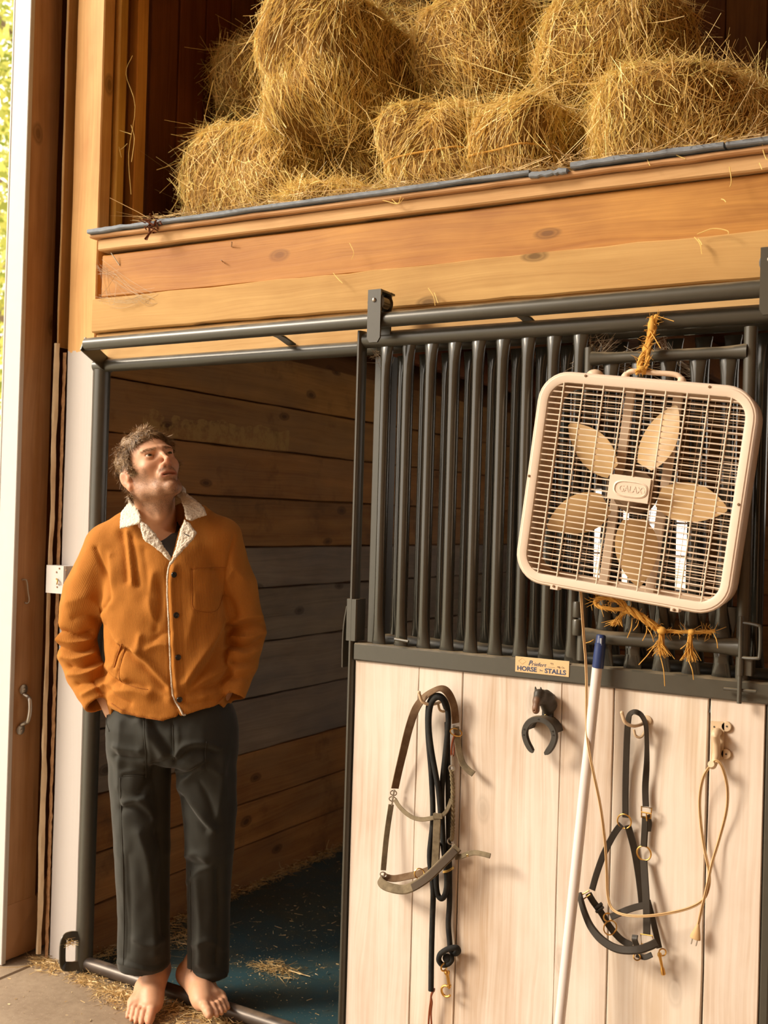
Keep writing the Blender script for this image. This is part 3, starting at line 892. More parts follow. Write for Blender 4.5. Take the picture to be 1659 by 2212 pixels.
MB().strap(nsp(wp([(946, 1757), (945, 1762), (943.5, 1790), (942, 1830), (940, 1868), (939, 1885)], [-.124, -.126, -.126, -.126, -.126, -.122]), 5), .0205, .0034, (0, -1, 0)).strap(wp([(936, 1763), (955, 1763)], -.128), .014, .003, (0, -1, .1)).build('jaw_strap', M_olive, ha)
Nf = [(822, 1898), (823, 1906), (836, 1915), (860, 1921), (880, 1920), (903, 1909), (928, 1891), (952, 1868), (974, 1846), (989, 1830)]
yn = [-.108, -.120, -.134, -.146, -.150, -.150, -.146, -.138, -.126, -.114]
fr_n = [(-.5, -.8, .25), (-.3, -.9, .25), (-.1, -.9, .35), (.1, -.9, .4), (.15, -.9, .4), (.2, -.9, .4), (.25, -.9, .4), (.25, -.9, .4), (.3, -.9, .4), (.4, -.85, .4)]
nb = MB().strap(nsp(wp(Nf, yn), 6), .0235, .0075, nsp(fr_n, 6)).build('noseband', M_olive, ha)
pts = nsp(wp(Nf, np.array(yn)-.0045), 6)[27:53]
pd = MB().strap(pts+(0, -.002, -.0015), .0185, .0035, nsp(fr_n, 6)[27:53])
pd.g = [np.array([(k*0.09, j*.05, 0) for k in range(26) for j in range(8)], float)]
pd.build('plaid_pad', M_plaid, nb)
Nb = [(828, 1893), (850, 1898), (880, 1893), (905, 1887), (935, 1875), (965, 1855), (985, 1838)]
MB().strap(nsp(wp(Nb, [-.106, -.098, -.094, -.092, -.090, -.090, -.098]), 6), .0175, .0035, (0, -.9, .3)).build('chin_strap', M_brownweb, ha)
MB().ring(at(906, 1887, Y=-.110), (.3, -.8, .3), .0125, .0017, 20, 6).build('chin_ring', M_brass, ha)
MB().strap(spline(wp([(957, 1884), (968, 1881), (980, 1874)], -.1), 4), .006, .002, (0, -.9, .3)).build('buckle_bar', M_brass, ha)
Tt = [(984, 1852), (996, 1850), (1010, 1845), (1026, 1842), (1044, 1845), (1059, 1849)]
MB().strap(nsp(wp(Tt, [-.112, -.116, -.118, -.120, -.122, -.124]), 5), .0125, .0035, (0, -.9, .35)).build('noseband_tail', M_olive, ha)
MB().ring(at(1009.5, 1848, Y=-.1215), (0, -.9, .35), .0024, .0008, 12, 6).build('eyelet', M_brass, ha)

# horse-head ornament with a horseshoe
hh = thing('horse_head_hanger', 'black cast horse head tack bracket with a horseshoe below it', 'tack bracket', at(1180, 1560, Y=PF))
bp = [at(x, y, Y=PF) for x, y in ((1176, 1497), (1196, 1499), (1196, 1558), (1174, 1557))]
MB().prism(bp, (0, -.012, 0)).build('back_plate', M_iron, hh, 25)
cs = at(1165, 1588, Y=-.118)
R0, th0 = .0445, np.radians(np.linspace(-62, 242, 40))
P = np.zeros((40, 8, 3))
for i, t in enumerate(th0):
    k = abs((math.degrees(t)-90)/152)
    rr = R0*(1.0+0.14*max(0, k-.55)**1.3) if k > .55 else R0
    cx = np.array([math.cos(t)*(R0 if k < .6 else R0*(1-.35*(k-.6))), 0, math.sin(t)*rr*(1.0 if math.sin(t) > 0 else 1.18)])
    rad = unit(cx)
    w = .0165*(1 if k < .93 else 1-.5*(k-.93)/.07)
    for j, (a, b) in enumerate(((-.45, 0), (-.35, -.0045), (.38, -.0045), (.5, 0), (.5, .005), (.4, .008), (-.4, .008), (-.45, .005))):
        P[i, j] = cs+cx*0.86+rad*w*a+np.array([0, b, 0])
sh = MB().grid(P, True, True).build('horseshoe', M_iron, hh, 40)
for deg in (92, 165, 185, 22, 8):
    t = math.radians(deg)
    MB().ring(cs+np.array([math.cos(t)*.0385, -.0052, math.sin(t)*.0385]), (0, -1, 0), .0018, .0005, 10, 5).build('nail_hole', M_iron, sh)
ar = np.radians(np.linspace(12, 168, 20))
P = np.zeros((20, 4, 3))
for i, t in enumerate(ar):
    for j, (r, y) in enumerate(((.0425, -.112), (.0425, PF), (.0335, PF), (.0335, -.112))):
        P[i, j] = (cs[0]+r*math.cos(t), y, cs[2]+r*math.sin(t))
MB().grid(P, True, True).build('standoff_arch', M_iron, hh, 30)
MB().ring(at(1179, 1546, Y=PF-.0135), (0, -1, 0), .003, .0009, 12, 6).build('screw', M_brass, hh)

# dark leather halter on the second hook
lh = thing('leather_halter', 'dark brown leather halter with brass rings hanging on a cream hook', 'halter', at(1372, 1545, Y=PF))
def lstrap(name, px, y, w, n, t=.0036, s=6, m=None):
    return MB().strap(nsp(wp(px, y), s), w, t, n if np.ndim(n) == 1 else nsp(n, s)).build(name, m or M_leather, lh)
lstrap('crown_strap', [(1351, 1766), (1351, 1712), (1352.5, 1647), (1355, 1582), (1358.5, 1549), (1367, 1538.5), (1377, 1539), (1387, 1547), (1395, 1566), (1397, 1600), (1397, 1646), (1394, 1700), (1395, 1742)],
       [-.082, -.082, -.086, -.096, -.106, -.114, -.116, -.108, -.096, -.090, -.086, -.082, -.082], .0150,
       [(0, -1, 0), (0, -1, 0), (0, -1, 0), (.1, -1, .1), (-.1, -.9, .4), (.2, -.7, .7), (.3, -.6, .8), (.8, -.5, .5), (.95, -.4, .2), (.95, -.35, 0), (.75, -.6, 0), (.2, -1, 0), (0, -1, 0)])
b = at(1397, 1755, Y=-.086)
MB().tube([b+(-.011, -.002, -.012), b+(.010, -.002, -.012), b+(.012, -.002, .012), b+(-.012, -.002, .012)], .0020, 6, closed=True).tube([b+(-.012, -.004, 0), b+(.012, -.004, 0)], .0018, 6).tube([b+(0, -.004, 0), b+(.003, -.006, -.018)], .0016, 6).build('crown_buckle', M_brass, lh)
lstrap('buckle_billet', [(1394, 1764), (1393, 1790), (1391.5, 1815), (1391, 1828)], -.083, .0155, (0, -1, 0), .006)
lstrap('billet_tip', [(1400, 1760), (1404, 1778), (1402, 1796)], [-.082, -.080, -.080], .010, (.8, -.6, 0))
MB().ring(at(1391, 1843, Y=-.083), (0, -1, 0), .0165, .0021, 24, 8).build('cheek_ring', M_brass, lh)
MB().ring(at(1348.5, 1774, Y=-.084), (0, -1, 0), .0165, .0019, 24, 8).build('crown_ring', M_brass, lh)
lstrap('left_cheek_strap', [(1342, 1781), (1331, 1795), (1318, 1817), (1302, 1850), (1288, 1890), (1279, 1922)], [-.084, -.084, -.088, -.094, -.102, -.106], .0150, (0, -1, .1))
lstrap('throat_strap', [(1356, 1783), (1361, 1800), (1370, 1835), (1378, 1880), (1384, 1925), (1387, 1955)], [-.084, -.080, -.076, -.075, -.075, -.076], .0160, (.3, -.9, 0))
lstrap('right_cheek_strap', [(1390.5, 1858), (1392.5, 1890), (1395.5, 1938), (1397, 1980), (1397, 2020)], [-.085, -.090, -.098, -.104, -.108], .0170, (0, -1, 0))
lstrap('cross_strap', [(1390, 1956), (1372, 1960), (1351, 1967), (1333, 1975), (1319, 1981)], [-.094, -.098, -.104, -.108, -.112], .0150, (0, -.95, .3))
MB().ring(at(1313, 1981.5, Y=-.112), (.4, -.9, 0), .0095, .0017, 18, 6).ring(at(1318, 2004, Y=-.116), (.7, -.65, 0), .0165, .0016, 20, 6).build('jaw_ring', M_brass, lh)
lstrap('chin_strap', [(1271, 1930), (1281, 1947), (1299, 1972), (1318, 2003), (1341, 2029), (1366, 2043)], [-.108, -.104, -.098, -.094, -.092, -.092], .0155, (0, -.9, .35))
MB().strap(wp([(1286, 1962), (1300, 1952)], -.104), .008, .007, (0, -.9, .35)).strap(wp([(1288, 1970), (1303, 1959)], -.104), .007, .007, (0, -.9, .35)).build('keeper_loop', M_leather, lh)
lstrap('noseband', [(1251, 1930), (1255, 1945), (1263, 1972), (1277, 2003), (1301, 2031), (1335, 2050), (1375, 2052), (1400, 2045), (1419, 2036)], [-.118, -.124, -.132, -.140, -.146, -.148, -.142, -.132, -.122], .0185,
       [(-.7, -.7, .1), (-.6, -.8, .1), (-.45, -.9, .1), (-.3, -.9, .2), (-.1, -.9, .35), (0, -.85, .5), (.05, -.85, .5), (.1, -.85, .5), (.2, -.85, .4)], .0075)
lstrap('back_strap', [(1399, 1945), (1407, 1975), (1416, 2012), (1424, 2048)], [-.080, -.079, -.080, -.084], .0140, (.6, -.8, 0))
q = at(1397, 2030, Y=-.114)
MB().tube([q+(-.014, 0, .010), q+(.013, 0, .012), q+(.018, 0, -.010), q+(-.012, 0, -.012)], .0019, 6, closed=True).build('square_ring', M_brass, lh)
q = at(1263, 1931, Y=-.114)
MB().tube([q+(-.010, 0, -.006), q+(.010, 0, .010), q+(.014, 0, .002), q+(-.004, 0, -.014)], .0019, 6, closed=True).build('square_ring', M_brass, lh)
MB().strap(spline(wp([(1372, 2020), (1371, 2030), (1375, 2042)], [-.118, -.124, -.118]), 4), .014, .004, (0, -1, 0)).strap(spline(wp([(1375, 2062), (1392, 2068), (1408, 2062)], -.10), 4), .012, .004, (0, -.9, .3)).build('loop_end', M_leather, lh)
MB().ring(at(1376, 2067, Y=-.108), (.2, -.6, .7), .008, .0016, 14, 6).build('chin_buckle', M_brass, lh)
s0, s1 = at(1424, 2058, Y=-.090), at(1433, 2104, Y=-.090)
MB().ring(at(1431, 2057, Y=-.090), (.5, -.8, 0), .008, .0018, 16, 6).lathe(s0, s1-s0, [(0, .004), (.006, .0055), (.010, .0035), (.032, .0032), (.036, .0048), (.048, .0052), (.050, .003)], 12).build('throat_snap', M_brass, lh)

# cream cast hook for the fan's cord
ch = thing('cast_hook', 'cream painted cast hook holding the looped fan cord', 'hook', at(1552, 1600, Y=PF))
bp = [at(x, y, Y=PF) for x, y in ((1537, 1557), (1566, 1559), (1566, 1575), (1563, 1640), (1537, 1645))]
cb = MB().prism(bp, (0, -.006, 0))
for x, y in ((1570, 1569), (1569, 1628)):
    cb.lathe(at(x, y, Y=PF), -EY, [(0, .0115), (.005, .0115), (.006, .010)], 18)
cb.build('mount_plate', M_hookpaint, ch, 30)
c = at(1552, 1580, Y=PF)
MB().tube(spline([c+(0, -.004, 0), c+(.001, -.030, -.002), c+(.001, -.020, -.022), c+(0, -.016, -.050), c+(-.003, -.028, -.072), c+(-.004, -.044, -.066)], 6), [.0095]*8+[.0085]*12+[.0075]*11, 12).build('cast_prong', M_hookpaint, ch)
for x, y in ((1543, 1570), (1543, 1626), (1570, 1569), (1568.5, 1629)):
    MB().lathe(at(x, y, Y=PF-.0055), -EY, [(0, .0022), (.0012, .0022)], 8).build('screw', M_iron, ch)

# pole leaning on the door
po = thing('broom_pole', 'white metal pole with a blue plastic end leaning on the planks', 'pole', (-.9, -.3, 0))
p1, p2, p3 = at(1299, 1371, Y=-.105), at(1290, 1443, Y=-.1115), at(1209, 2212, Y=-.180)
d = unit(p3-p1)
pe = p1+d*((p1[2]-0.003)/-d[2])
M_pole = plain('white_enamel_pole', (0.74, 0.68, 0.66), 0.3, 0, 0.03)
M_bluecap = plain('blue_plastic', (0.022, 0.045, 0.16), 0.35, 0, 0.06)
MB().tube([p2-d*.01, p2+(pe-p2)*.5, pe], .0122, 20).build('shaft', M_pole, po)
L_ = float(np.linalg.norm(p2-p1))
MB().lathe(p1, d, [(0, .0085), (.003, .0112), (L_*.25, .0118), (L_*.27, .0132), (L_*.98, .0135), (L_, .0128)], 24).build('end_cap', M_bluecap, po)
MB().box(p1+(.001, -.0135, -.024), p1+(.006, -.011, -.007), .001).build('hanging_slot', plain('slot_grey', (.3, .33, .4), .5), po)
# the cast head itself: wedge-shaped face, ears, arched neck
# ================================================================ box fan tied to the bars
M_cream_fan = plain('aged_cream_plastic', (0.72, 0.56, 0.42), 0.42, 0, 0.05, 12, 0.0, dust=((0.46, 0.29, 0.13), 0.82, 1.15))
M_fan_front = plain('cream_fan_face', (0.78, 0.65, 0.54), 0.42, 0, 0.04, 12)
M_blade = plain('yellowed_blade', (0.68, 0.47, 0.24), 0.4, 0, 0.06, 8)
M_fandark = plain('dusty_motor', (0.20, 0.12, 0.06), 0.7, 0.1, 0.3, 40)
FC = CAM+(np.array([-.81218, -.06276, 1.58984])-CAM)*.95
FR = np.array([[.991, -.049, .121], [.05, .999, -.006], [-.12, .012, .993]])
FS = .525*.95
fan = thing('box_fan', 'cream square box fan with five blades tied to the stall bars', 'fan', FC)
def fq(u, y, v):
    return FC+FR@np.array([u, y, v])
def fpx(px, py, y=0.0):
    d = CF + (px-829.5)/FPX*CR - (py-1106)/FPX*CU
    q = FC+FR[:, 1]*y
    t = np.dot(q-CAM, FR[:, 1])/np.dot(d, FR[:, 1])
    p = FR.T@(CAM+t*d-FC)
    return p[0], p[2]
def rrect(h, r, n=9):
    o = []
    for cx, cy, a in ((1, 1, 0), (-1, 1, 90), (-1, -1, 180), (1, -1, 270)):
        for t in np.radians(np.linspace(a, a+90, n)):
            o.append((cx*(h-r)+r*math.cos(t), cy*(h-r)+r*math.sin(t)))
    return np.array(o)
def fring(prof, name, m, parent, r=.072, sm=40):
    """prof: list of (half size, depth) swept round the rounded square"""
    P = np.array([[fq(a, y, b) for a, b in rrect(h, max(.01, r-(FS/2-h)))] for h, y in prof])
    return MB().grid(P, True).build(name, m, parent, sm)
H = FS/2
fring([(H-.026, .012), (H-.025, .001), (H-.020, -.001), (H-.008, -.001), (H-.006, .001), (H-.003, .001), (H, .005), (H, .012), (H-.004, .014)], 'front_frame', M_fan_front, fan)
fring([(H-.004, .010), (H-.004, .098), (H-.012, .102), (H-.03, .102), (H-.03, .096), (H-.010, .094), (H-.010, .012)], 'housing', M_cream_fan, fan)
def fgrille(name, y, r, nv, nh, dv, dh, m):
    g = MB()
    hi = H-.024
    rad = .072-.024
    def lim(t):
        e = abs(t)-(hi-rad)
        return hi if e <= 0 else hi-rad+math.sqrt(max(0, rad*rad-e*e))
    for k in range(-(nv//2), nv//2+1):
        t = k*dv if nv % 2 else (k+.5)*dv
        if abs(t) < hi:
            l = lim(t)
            g.tube([fq(t, y-.001, -l), fq(t, y-.001, l)], r*1.05, 6)
    k = -60
    for k in range(-60, 61):
        t = k*dh
        if abs(t) < hi-.004:
            l = lim(t)
            g.tube([fq(-l, y+.0015, t), fq(l, y+.0015, t)], r, 6)
    return g.build(name, m, fan)
fgrille('front_grille', .003, .00165, 11, 0, .0474, .01345, M_fan_front)
fgrille('rear_grille', .098, .0008, 17, 0, .0275, .0125, M_cream_fan)
# motor, struts and blades
hub = FC+FR@np.array([*(lambda a: (a[0], .055, a[1]))(fpx(1366, 1062, .055))])
MB().lathe(hub, FR[:, 1], [(-.02, .012), (-.018, .034), (-.005, .038), (.01, .036), (.012, .05), (.036, .052), (.04, .03)], 24).build('motor', M_fandark, fan)
st = MB()
for u in (-.055, .055):
    st.board(fq(u-.011, .082, -H+.012), FR[:, 2], FR[:, 0], FR[:, 1], 2*H-.024, .022, .010, jit=0)
st.build('rear_strut', M_cream_fan, fan)
for deg in (70, -3, -77, -149, 141):
    a = math.radians(deg)
    e1 = np.array([math.cos(a), 0, math.sin(a)])
    e2 = np.array([-math.sin(a), 0, math.cos(a)])
    nr_, nc = 14, 9
    P = np.zeros((2*nr_, nc, 3))
    for i in range(nr_):
        s = i/(nr_-1)
        rr = .064+.153*s
        hw = .049*math.sin(math.pi*min(1, (s*.90+.10))**0.92)**0.75*(1-.1*s)+.002 if s < 1 else .004
        tw = math.radians(30-10*s)
        for j in range(nc):
            c = (j/(nc-1)*2-1)*hw
            q = e1*rr+e2*c*math.cos(tw)+np.array([0, 1, 0])*(c*math.sin(tw)+.010*(c/.052)**2-.012)
            P[i, j] = hub+FR@(q+np.array([0, .0, 0]))
            P[2*nr_-1-i, j] = hub+FR@(q+np.array([0, .0022, 0]))
    P = np.concatenate([P, P[:1]])
    MB().grid(P).build('blade', M_blade, fan, 50)
# maker's badge: blank raised oval with worn lettering relief
bu = [fpx(x, y) for x, y in ((1319, 1026), (1407.5, 1034), (1400, 1087.5), (1310, 1078))]
bc = np.mean(bu, 0)
bw, bh = bu[1][0]-bu[0][0], bu[0][1]-bu[3][1]
bd = MB().board(fq(bc[0]-bw/2, -.0035, bc[1]-bh/2), FR[:, 0], FR[:, 2], FR[:, 1], bw, bh, .008, c=.001, seg=1, jit=0).build('badge', M_fan_front, fan)
def oval(h, w, y):
    return np.array([fq(bc[0]+.004+w*np.sign(math.cos(t))*abs(math.cos(t))**.6, y, bc[1]+h*np.sign(math.sin(t))*abs(math.sin(t))**.75) for t in np.arange(40)*math.pi/20])
MB().grid(np.stack([oval(bh*.34, bw*.42, -.0033), oval(bh*.34, bw*.42, -.0048), oval(bh*.29, bw*.385, -.0062), oval(bh*.27, bw*.365, -.0042)]), True, True).build('badge_oval', M_fan_front, bd)
Mb = Matrix.Translation(fq(bc[0]-bw*.24, -.0048, bc[1]-bh*.12)) @ Matrix([list(FR[i]) + [0] for i in range(3)] + [[0, 0, 0, 1]]) @ Matrix.Rotation(math.pi/2, 4, 'X')
text('GALAXY', bh*.36, Mb, M_fan_front, bd, bold=.0002, ext=.0003, width=.82)
# handle, switch knob, feet, screws
ku, kv = fpx(1286, 806, .05)
MB().sphere(fq(ku, .05, H-.002), (.021, .021, .017), 20, 12, FR).build('speed_knob', M_cream_fan, fan)
h0, h1 = fpx(1352, 806, .05)[0], fpx(1474, 815, .05)[0]
hp = spline([fq(h0, .05, H-.004), fq(h0+.003, .05, H+.010), fq(h0+.018, .05, H+.018), fq((h0+h1)/2, .05, H+.018), fq(h1-.018, .05, H+.018), fq(h1-.003, .05, H+.010), fq(h1, .05, H-.004)], 6)
MB().tube(hp, [.014, .013, .012, .011, .010, .009, .008]+[.0062]*23+[.008, .009, .010, .011, .012, .013, .014], 12).build('carry_handle', M_cream_fan, fan)
ft = []
for px, py in ((1196, 1271), (1456, 1322)):
    u = fpx(px, py)[0]
    MB().board(fq(u-.009, .0, -H-.006), FR[:, 0], FR[:, 2], FR[:, 1], .018, .010, .03, c=.001, seg=1, jit=0).build('foot', M_fan_front, fan)
for px, py in ((1265, 812), (1533, 836), (1196, 1266), (1456, 1317), (1596, 1090), (1143, 1028)):
    u, v = fpx(px, py)
    MB().lathe(fq(u, -.001, v), -FR[:, 1], [(0, .0032), (.001, .0032), (.002, .002)], 10).build('screw', M_fandark, fan)
# two-strand cord hanging over the cast hook, with its plug
cp = [(1252, 1262), (1255, 1285), (1258, 1330), (1262, 1385), (1265.5, 1430), (1267, 1480), (1267, 1540), (1268, 1585), (1273, 1625), (1282, 1670), (1297, 1742), (1307, 1820), (1310.5, 1880), (1312.5, 1930), (1321, 1961), (1345, 1975.5), (1390, 1979), (1440, 1973.5), (1490, 1961), (1520, 1942), (1531.5, 1912), (1531, 1880), (1522, 1835), (1514, 1780), (1511.5, 1725), (1520, 1678), (1540, 1648), (1549, 1644), (1560, 1657), (1571, 1700), (1569.5, 1750), (1554, 1812), (1538, 1865), (1524, 1930), (1516, 1962), (1508, 2000)]
yc = [-.14, -.15, -.145, -.130, -.124, -.124, -.126, -.134, -.146, -.150, -.140, -.124, -.118, -.118, -.122, -.128, -.130, -.120, -.104, -.092, -.086, -.082, -.080, -.082, -.088, -.098, -.106, -.108, -.104, -.094, -.086, -.080, -.088, -.094, -.094, -.092]
path = spline(wp(cp, yc), 6)
side = np.cross(np.gradient(path, axis=0), CF)
side /= np.linalg.norm(side, axis=1)[:, None]+1e-9
M_cord = plain('tan_cord', (0.60, 0.40, 0.20), 0.5, 0, 0.06)
MB().tube(path+side*.0016, .0018, 6).tube(path-side*.0016, .0018, 6).build('power_cord', M_cord, fan, 70)
p1, p2 = at(1508, 1998, Y=-.092), at(1501, 2030, Y=-.092)
dv = unit(p2-p1)
sv = unit(np.cross(dv, EY))
sec = [(-.002, .0035, .0035), (.004, .0048, .0045), (.007, .006, .005), (.026, .0115, .0065), (.032, .0125, .007), (.033, .0110, .006)]
P = np.array([[p1+dv*a+sv*w*math.cos(t)+EY*h*math.sin(t) for t in np.arange(14)*2*math.pi/14] for a, w, h in sec])
pg = MB().grid(P, True, True).build('plug', M_cord, fan)
for s in (-.0055, .0055):
    MB().board(p1+dv*.033+sv*(s-.0008)-EY*.003, dv, EY, sv, .014, .006, .0016, c=.0003, seg=1, jit=0).build('prong', M_zinc, pg)

# baling twine
M_twine = plain('orange_baling_twine', (0.66, 0.36, 0.07), 0.8, 0, 0.2, 90)
def fuzz(b, path, n, l, s=.0007):
    for _ in range(n):
        p = path[rng.integers(len(path))]
        d = rng.normal(0, 1, 3)
        d[1] = -abs(d[1])*.6
        d = unit(d)
        q = p+d*l*rng.uniform(.3, 1.3)
        m = (p+q)/2+rng.normal(0, l*.15, 3)
        b.tube([p, m, q], [s, s*.8, s*.4], 4, caps=False)
def twined(b, path, r, n=3, turns=.35):
    d = np.arange(len(path))*turns
    for k in range(n):
        a = d+k*2*math.pi/n
        T = np.gradient(path, axis=0)
        T /= np.linalg.norm(T, axis=1)[:, None]+1e-9
        u = np.cross(T, EY)
        u /= np.linalg.norm(u, axis=1)[:, None]+1e-9
        w = np.cross(T, u)
        b.tube(path+r*.55*(np.cos(a)[:, None]*u+np.sin(a)[:, None]*w), r*.62, 6)
t1 = thing('baling_twine', 'knotted orange twine tying the top of the fan to the door pipe', 'twine', at(1405, 690, Y=-.09), 'baling twine')
b = MB()
pa = spline(wp([(1384, 804), (1382, 790), (1386, 775), (1396, 758), (1400, 742), (1404, 720), (1408, 700), (1409, 684)], [-.150, -.150, -.140, -.115, -.100, -.092, -.088, -.086]), 6)
twined(b, pa, .0065)
pb = spline(wp([(1392, 800), (1398, 782), (1400, 762), (1404, 740), (1412, 722), (1414, 700), (1418, 680)], [-.150, -.145, -.125, -.105, -.094, -.090, -.088]), 6)
twined(b, pb, .0050)
twined(b, spline(wp([(1376, 806), (1380, 796), (1388, 796), (1391, 806)], [-.142, -.162, -.164, -.142]), 6), .0050)
b.build('cord', M_twine, t1)
MB().sphere(at(1397, 755, Y=-.105), (.011, .010, .013), 12, 8).build('knot', M_twine, t1)
MB().sphere(at(1408, 705, Y=-.092), (.010, .009, .020), 12, 8).build('knot', M_twine, t1)
b = MB()
fuzz(b, np.concatenate([pa, pb]), 130, .022)
b.tube(wp([(1405, 715), (1427, 752)], [-.10, -.12]), .0012, 5).tube(wp([(1418, 682), (1456, 694)], [-.095, -.11]), .0008, 5)
b.build('frayed_fibre', M_twine, t1, kind='stuff')
t2 = thing('baling_twine', 'long frayed orange twine bow tying the bottom of the fan to the bars', 'twine', at(1360, 1318, Y=-.12), 'baling twine')
b = MB()
lp = spline(wp([(1352, 1317), (1325, 1316), (1298, 1312), (1286, 1303), (1292, 1293), (1312, 1292), (1335, 1300), (1352, 1314)], [-.13, -.14, -.15, -.15, -.15, -.145, -.14, -.13]), 6)
twined(b, lp, .0046)
pc_ = spline(wp([(1353, 1316), (1368, 1322), (1390, 1336), (1410, 1350), (1425, 1360)], [-.13, -.128, -.12, -.11, -.10]), 6)
twined(b, pc_, .0085)
pd_ = spline(wp([(1425, 1361), (1450, 1364), (1490, 1365), (1520, 1365), (1545, 1363)], [-.10, -.096, -.094, -.094, -.092]), 6)
twined(b, pd_, .0042)
pu = spline(wp([(1356, 1316), (1346, 1300), (1330, 1290), (1321, 1280)], [-.13, -.135, -.14, -.15]), 6)
twined(b, pu, .0036)
b.build('cord', M_twine, t2)
allp = [lp, pc_, pd_]
for (x0, y0, x1, y1, w) in ((1348, 1322, 1326, 1350, .009), (1428, 1366, 1430, 1414, .011), (1492, 1366, 1489, 1424, .011)):
    ts = MB()
    a, c = at(x0, y0, Y=-.11), at(x1, y1, Y=-.115)
    for _ in range(46):
        e = c+rng.normal(0, 1, 3)*np.array([w, .004, w*.35])
        m = a*.5+c*.5+rng.normal(0, w*.3, 3)
        ts.tube([a+rng.normal(0, .002, 3), m, e], [.0012, .0011, .0006], 4, caps=False)
    ts.build('tassel', M_twine, t2)
for x, y, r in ((1354, 1317, .012), (1429, 1362, .011), (1494, 1365, .008)):
    MB().sphere(at(x, y, Y=-.115), (r, r*.8, r*.85), 12, 8).build('knot', M_twine, t2)
b = MB()
fuzz(b, np.concatenate(allp), 170, .022)
for x0, y0, x1, y1 in ((1366, 1335, 1355, 1378), (1380, 1340, 1368, 1362), (1395, 1352, 1412, 1386), (1420, 1384, 1380, 1436), (1425, 1412, 1436, 1482), (1486, 1424, 1498, 1468), (1430, 1368, 1388, 1330), (1398, 1350, 1388, 1384), (1486, 1384, 1470, 1402), (1262, 1390, 1282, 1382), (1540, 1366, 1550, 1400)):
    b.tube(spline(wp([(x0, y0), ((x0+x1)/2+3, (y0+y1)/2), (x1, y1)], [-.11, -.13, -.125]), 4), .0010, 5)
b.build('frayed_fibre', M_twine, t2, kind='stuff')

# ================================================================ hay
def straw_mat(name, c):
    N = NT(name)
    r = N.attr('rnd', 'Fac')
    col = N.ramp(r, (0.0, tuple(x*.45 for x in c)), (0.22, tuple(x*.84 for x in c)), (0.6, c), (1.0, tuple(min(1, x*1.28+.02) for x in c)))
    m = N.done(col, 0.42, 0, None, Specular_IOR_Level=0.5)
    mx = N.n('MixShader', 0, None, _0=0.25, _1=N.bsdf.outputs[0], _2=N.n('BsdfTranslucent', 0, None, Color=col))
    N.t.links.new(mx, [n for n in N.t.nodes if n.type == 'OUTPUT_MATERIAL'][0].inputs[0])
    return m
M_straw = straw_mat('dry_hay', (1.0, 0.74, 0.29))
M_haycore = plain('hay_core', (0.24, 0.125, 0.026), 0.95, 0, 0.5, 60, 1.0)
M_litter = straw_mat('hay_litter', (0.78, 0.57, 0.28))

def straws(P, D, U, L, Wd, bend, seg=3):
    """ribbons: P start, D direction, U bend direction, all (n,3)"""
    n = len(P)
    t = np.linspace(0, 1, seg+1)[None, :, None]
    cen = P[:, None]+D[:, None]*L[:, None, None]*t+U[:, None]*(bend*L)[:, None, None]*t*t
    view = rng.normal(0, 1, (n, 3))
    side = np.cross(D, view)
    side /= np.linalg.norm(side, axis=1)[:, None]+1e-9
    w = Wd[:, None, None]*(1-.55*t)*.5
    V = np.stack([cen-side[:, None]*w, cen+side[:, None]*w], 2).reshape(-1, 3)
    k = (np.arange(n)*(seg+1)*2)[:, None]
    F = []
    for i in range(seg):
        F.append(np.concatenate([k+2*i, k+2*i+1, k+2*i+3, k+2*i+2], 1))
    F = np.stack(F, 1).reshape(-1, 4)
    r = np.repeat(np.clip(rng.beta(2.2, 2.0, n), 0, 1), (seg+1)*2)
    return V, F, r
HAY = []
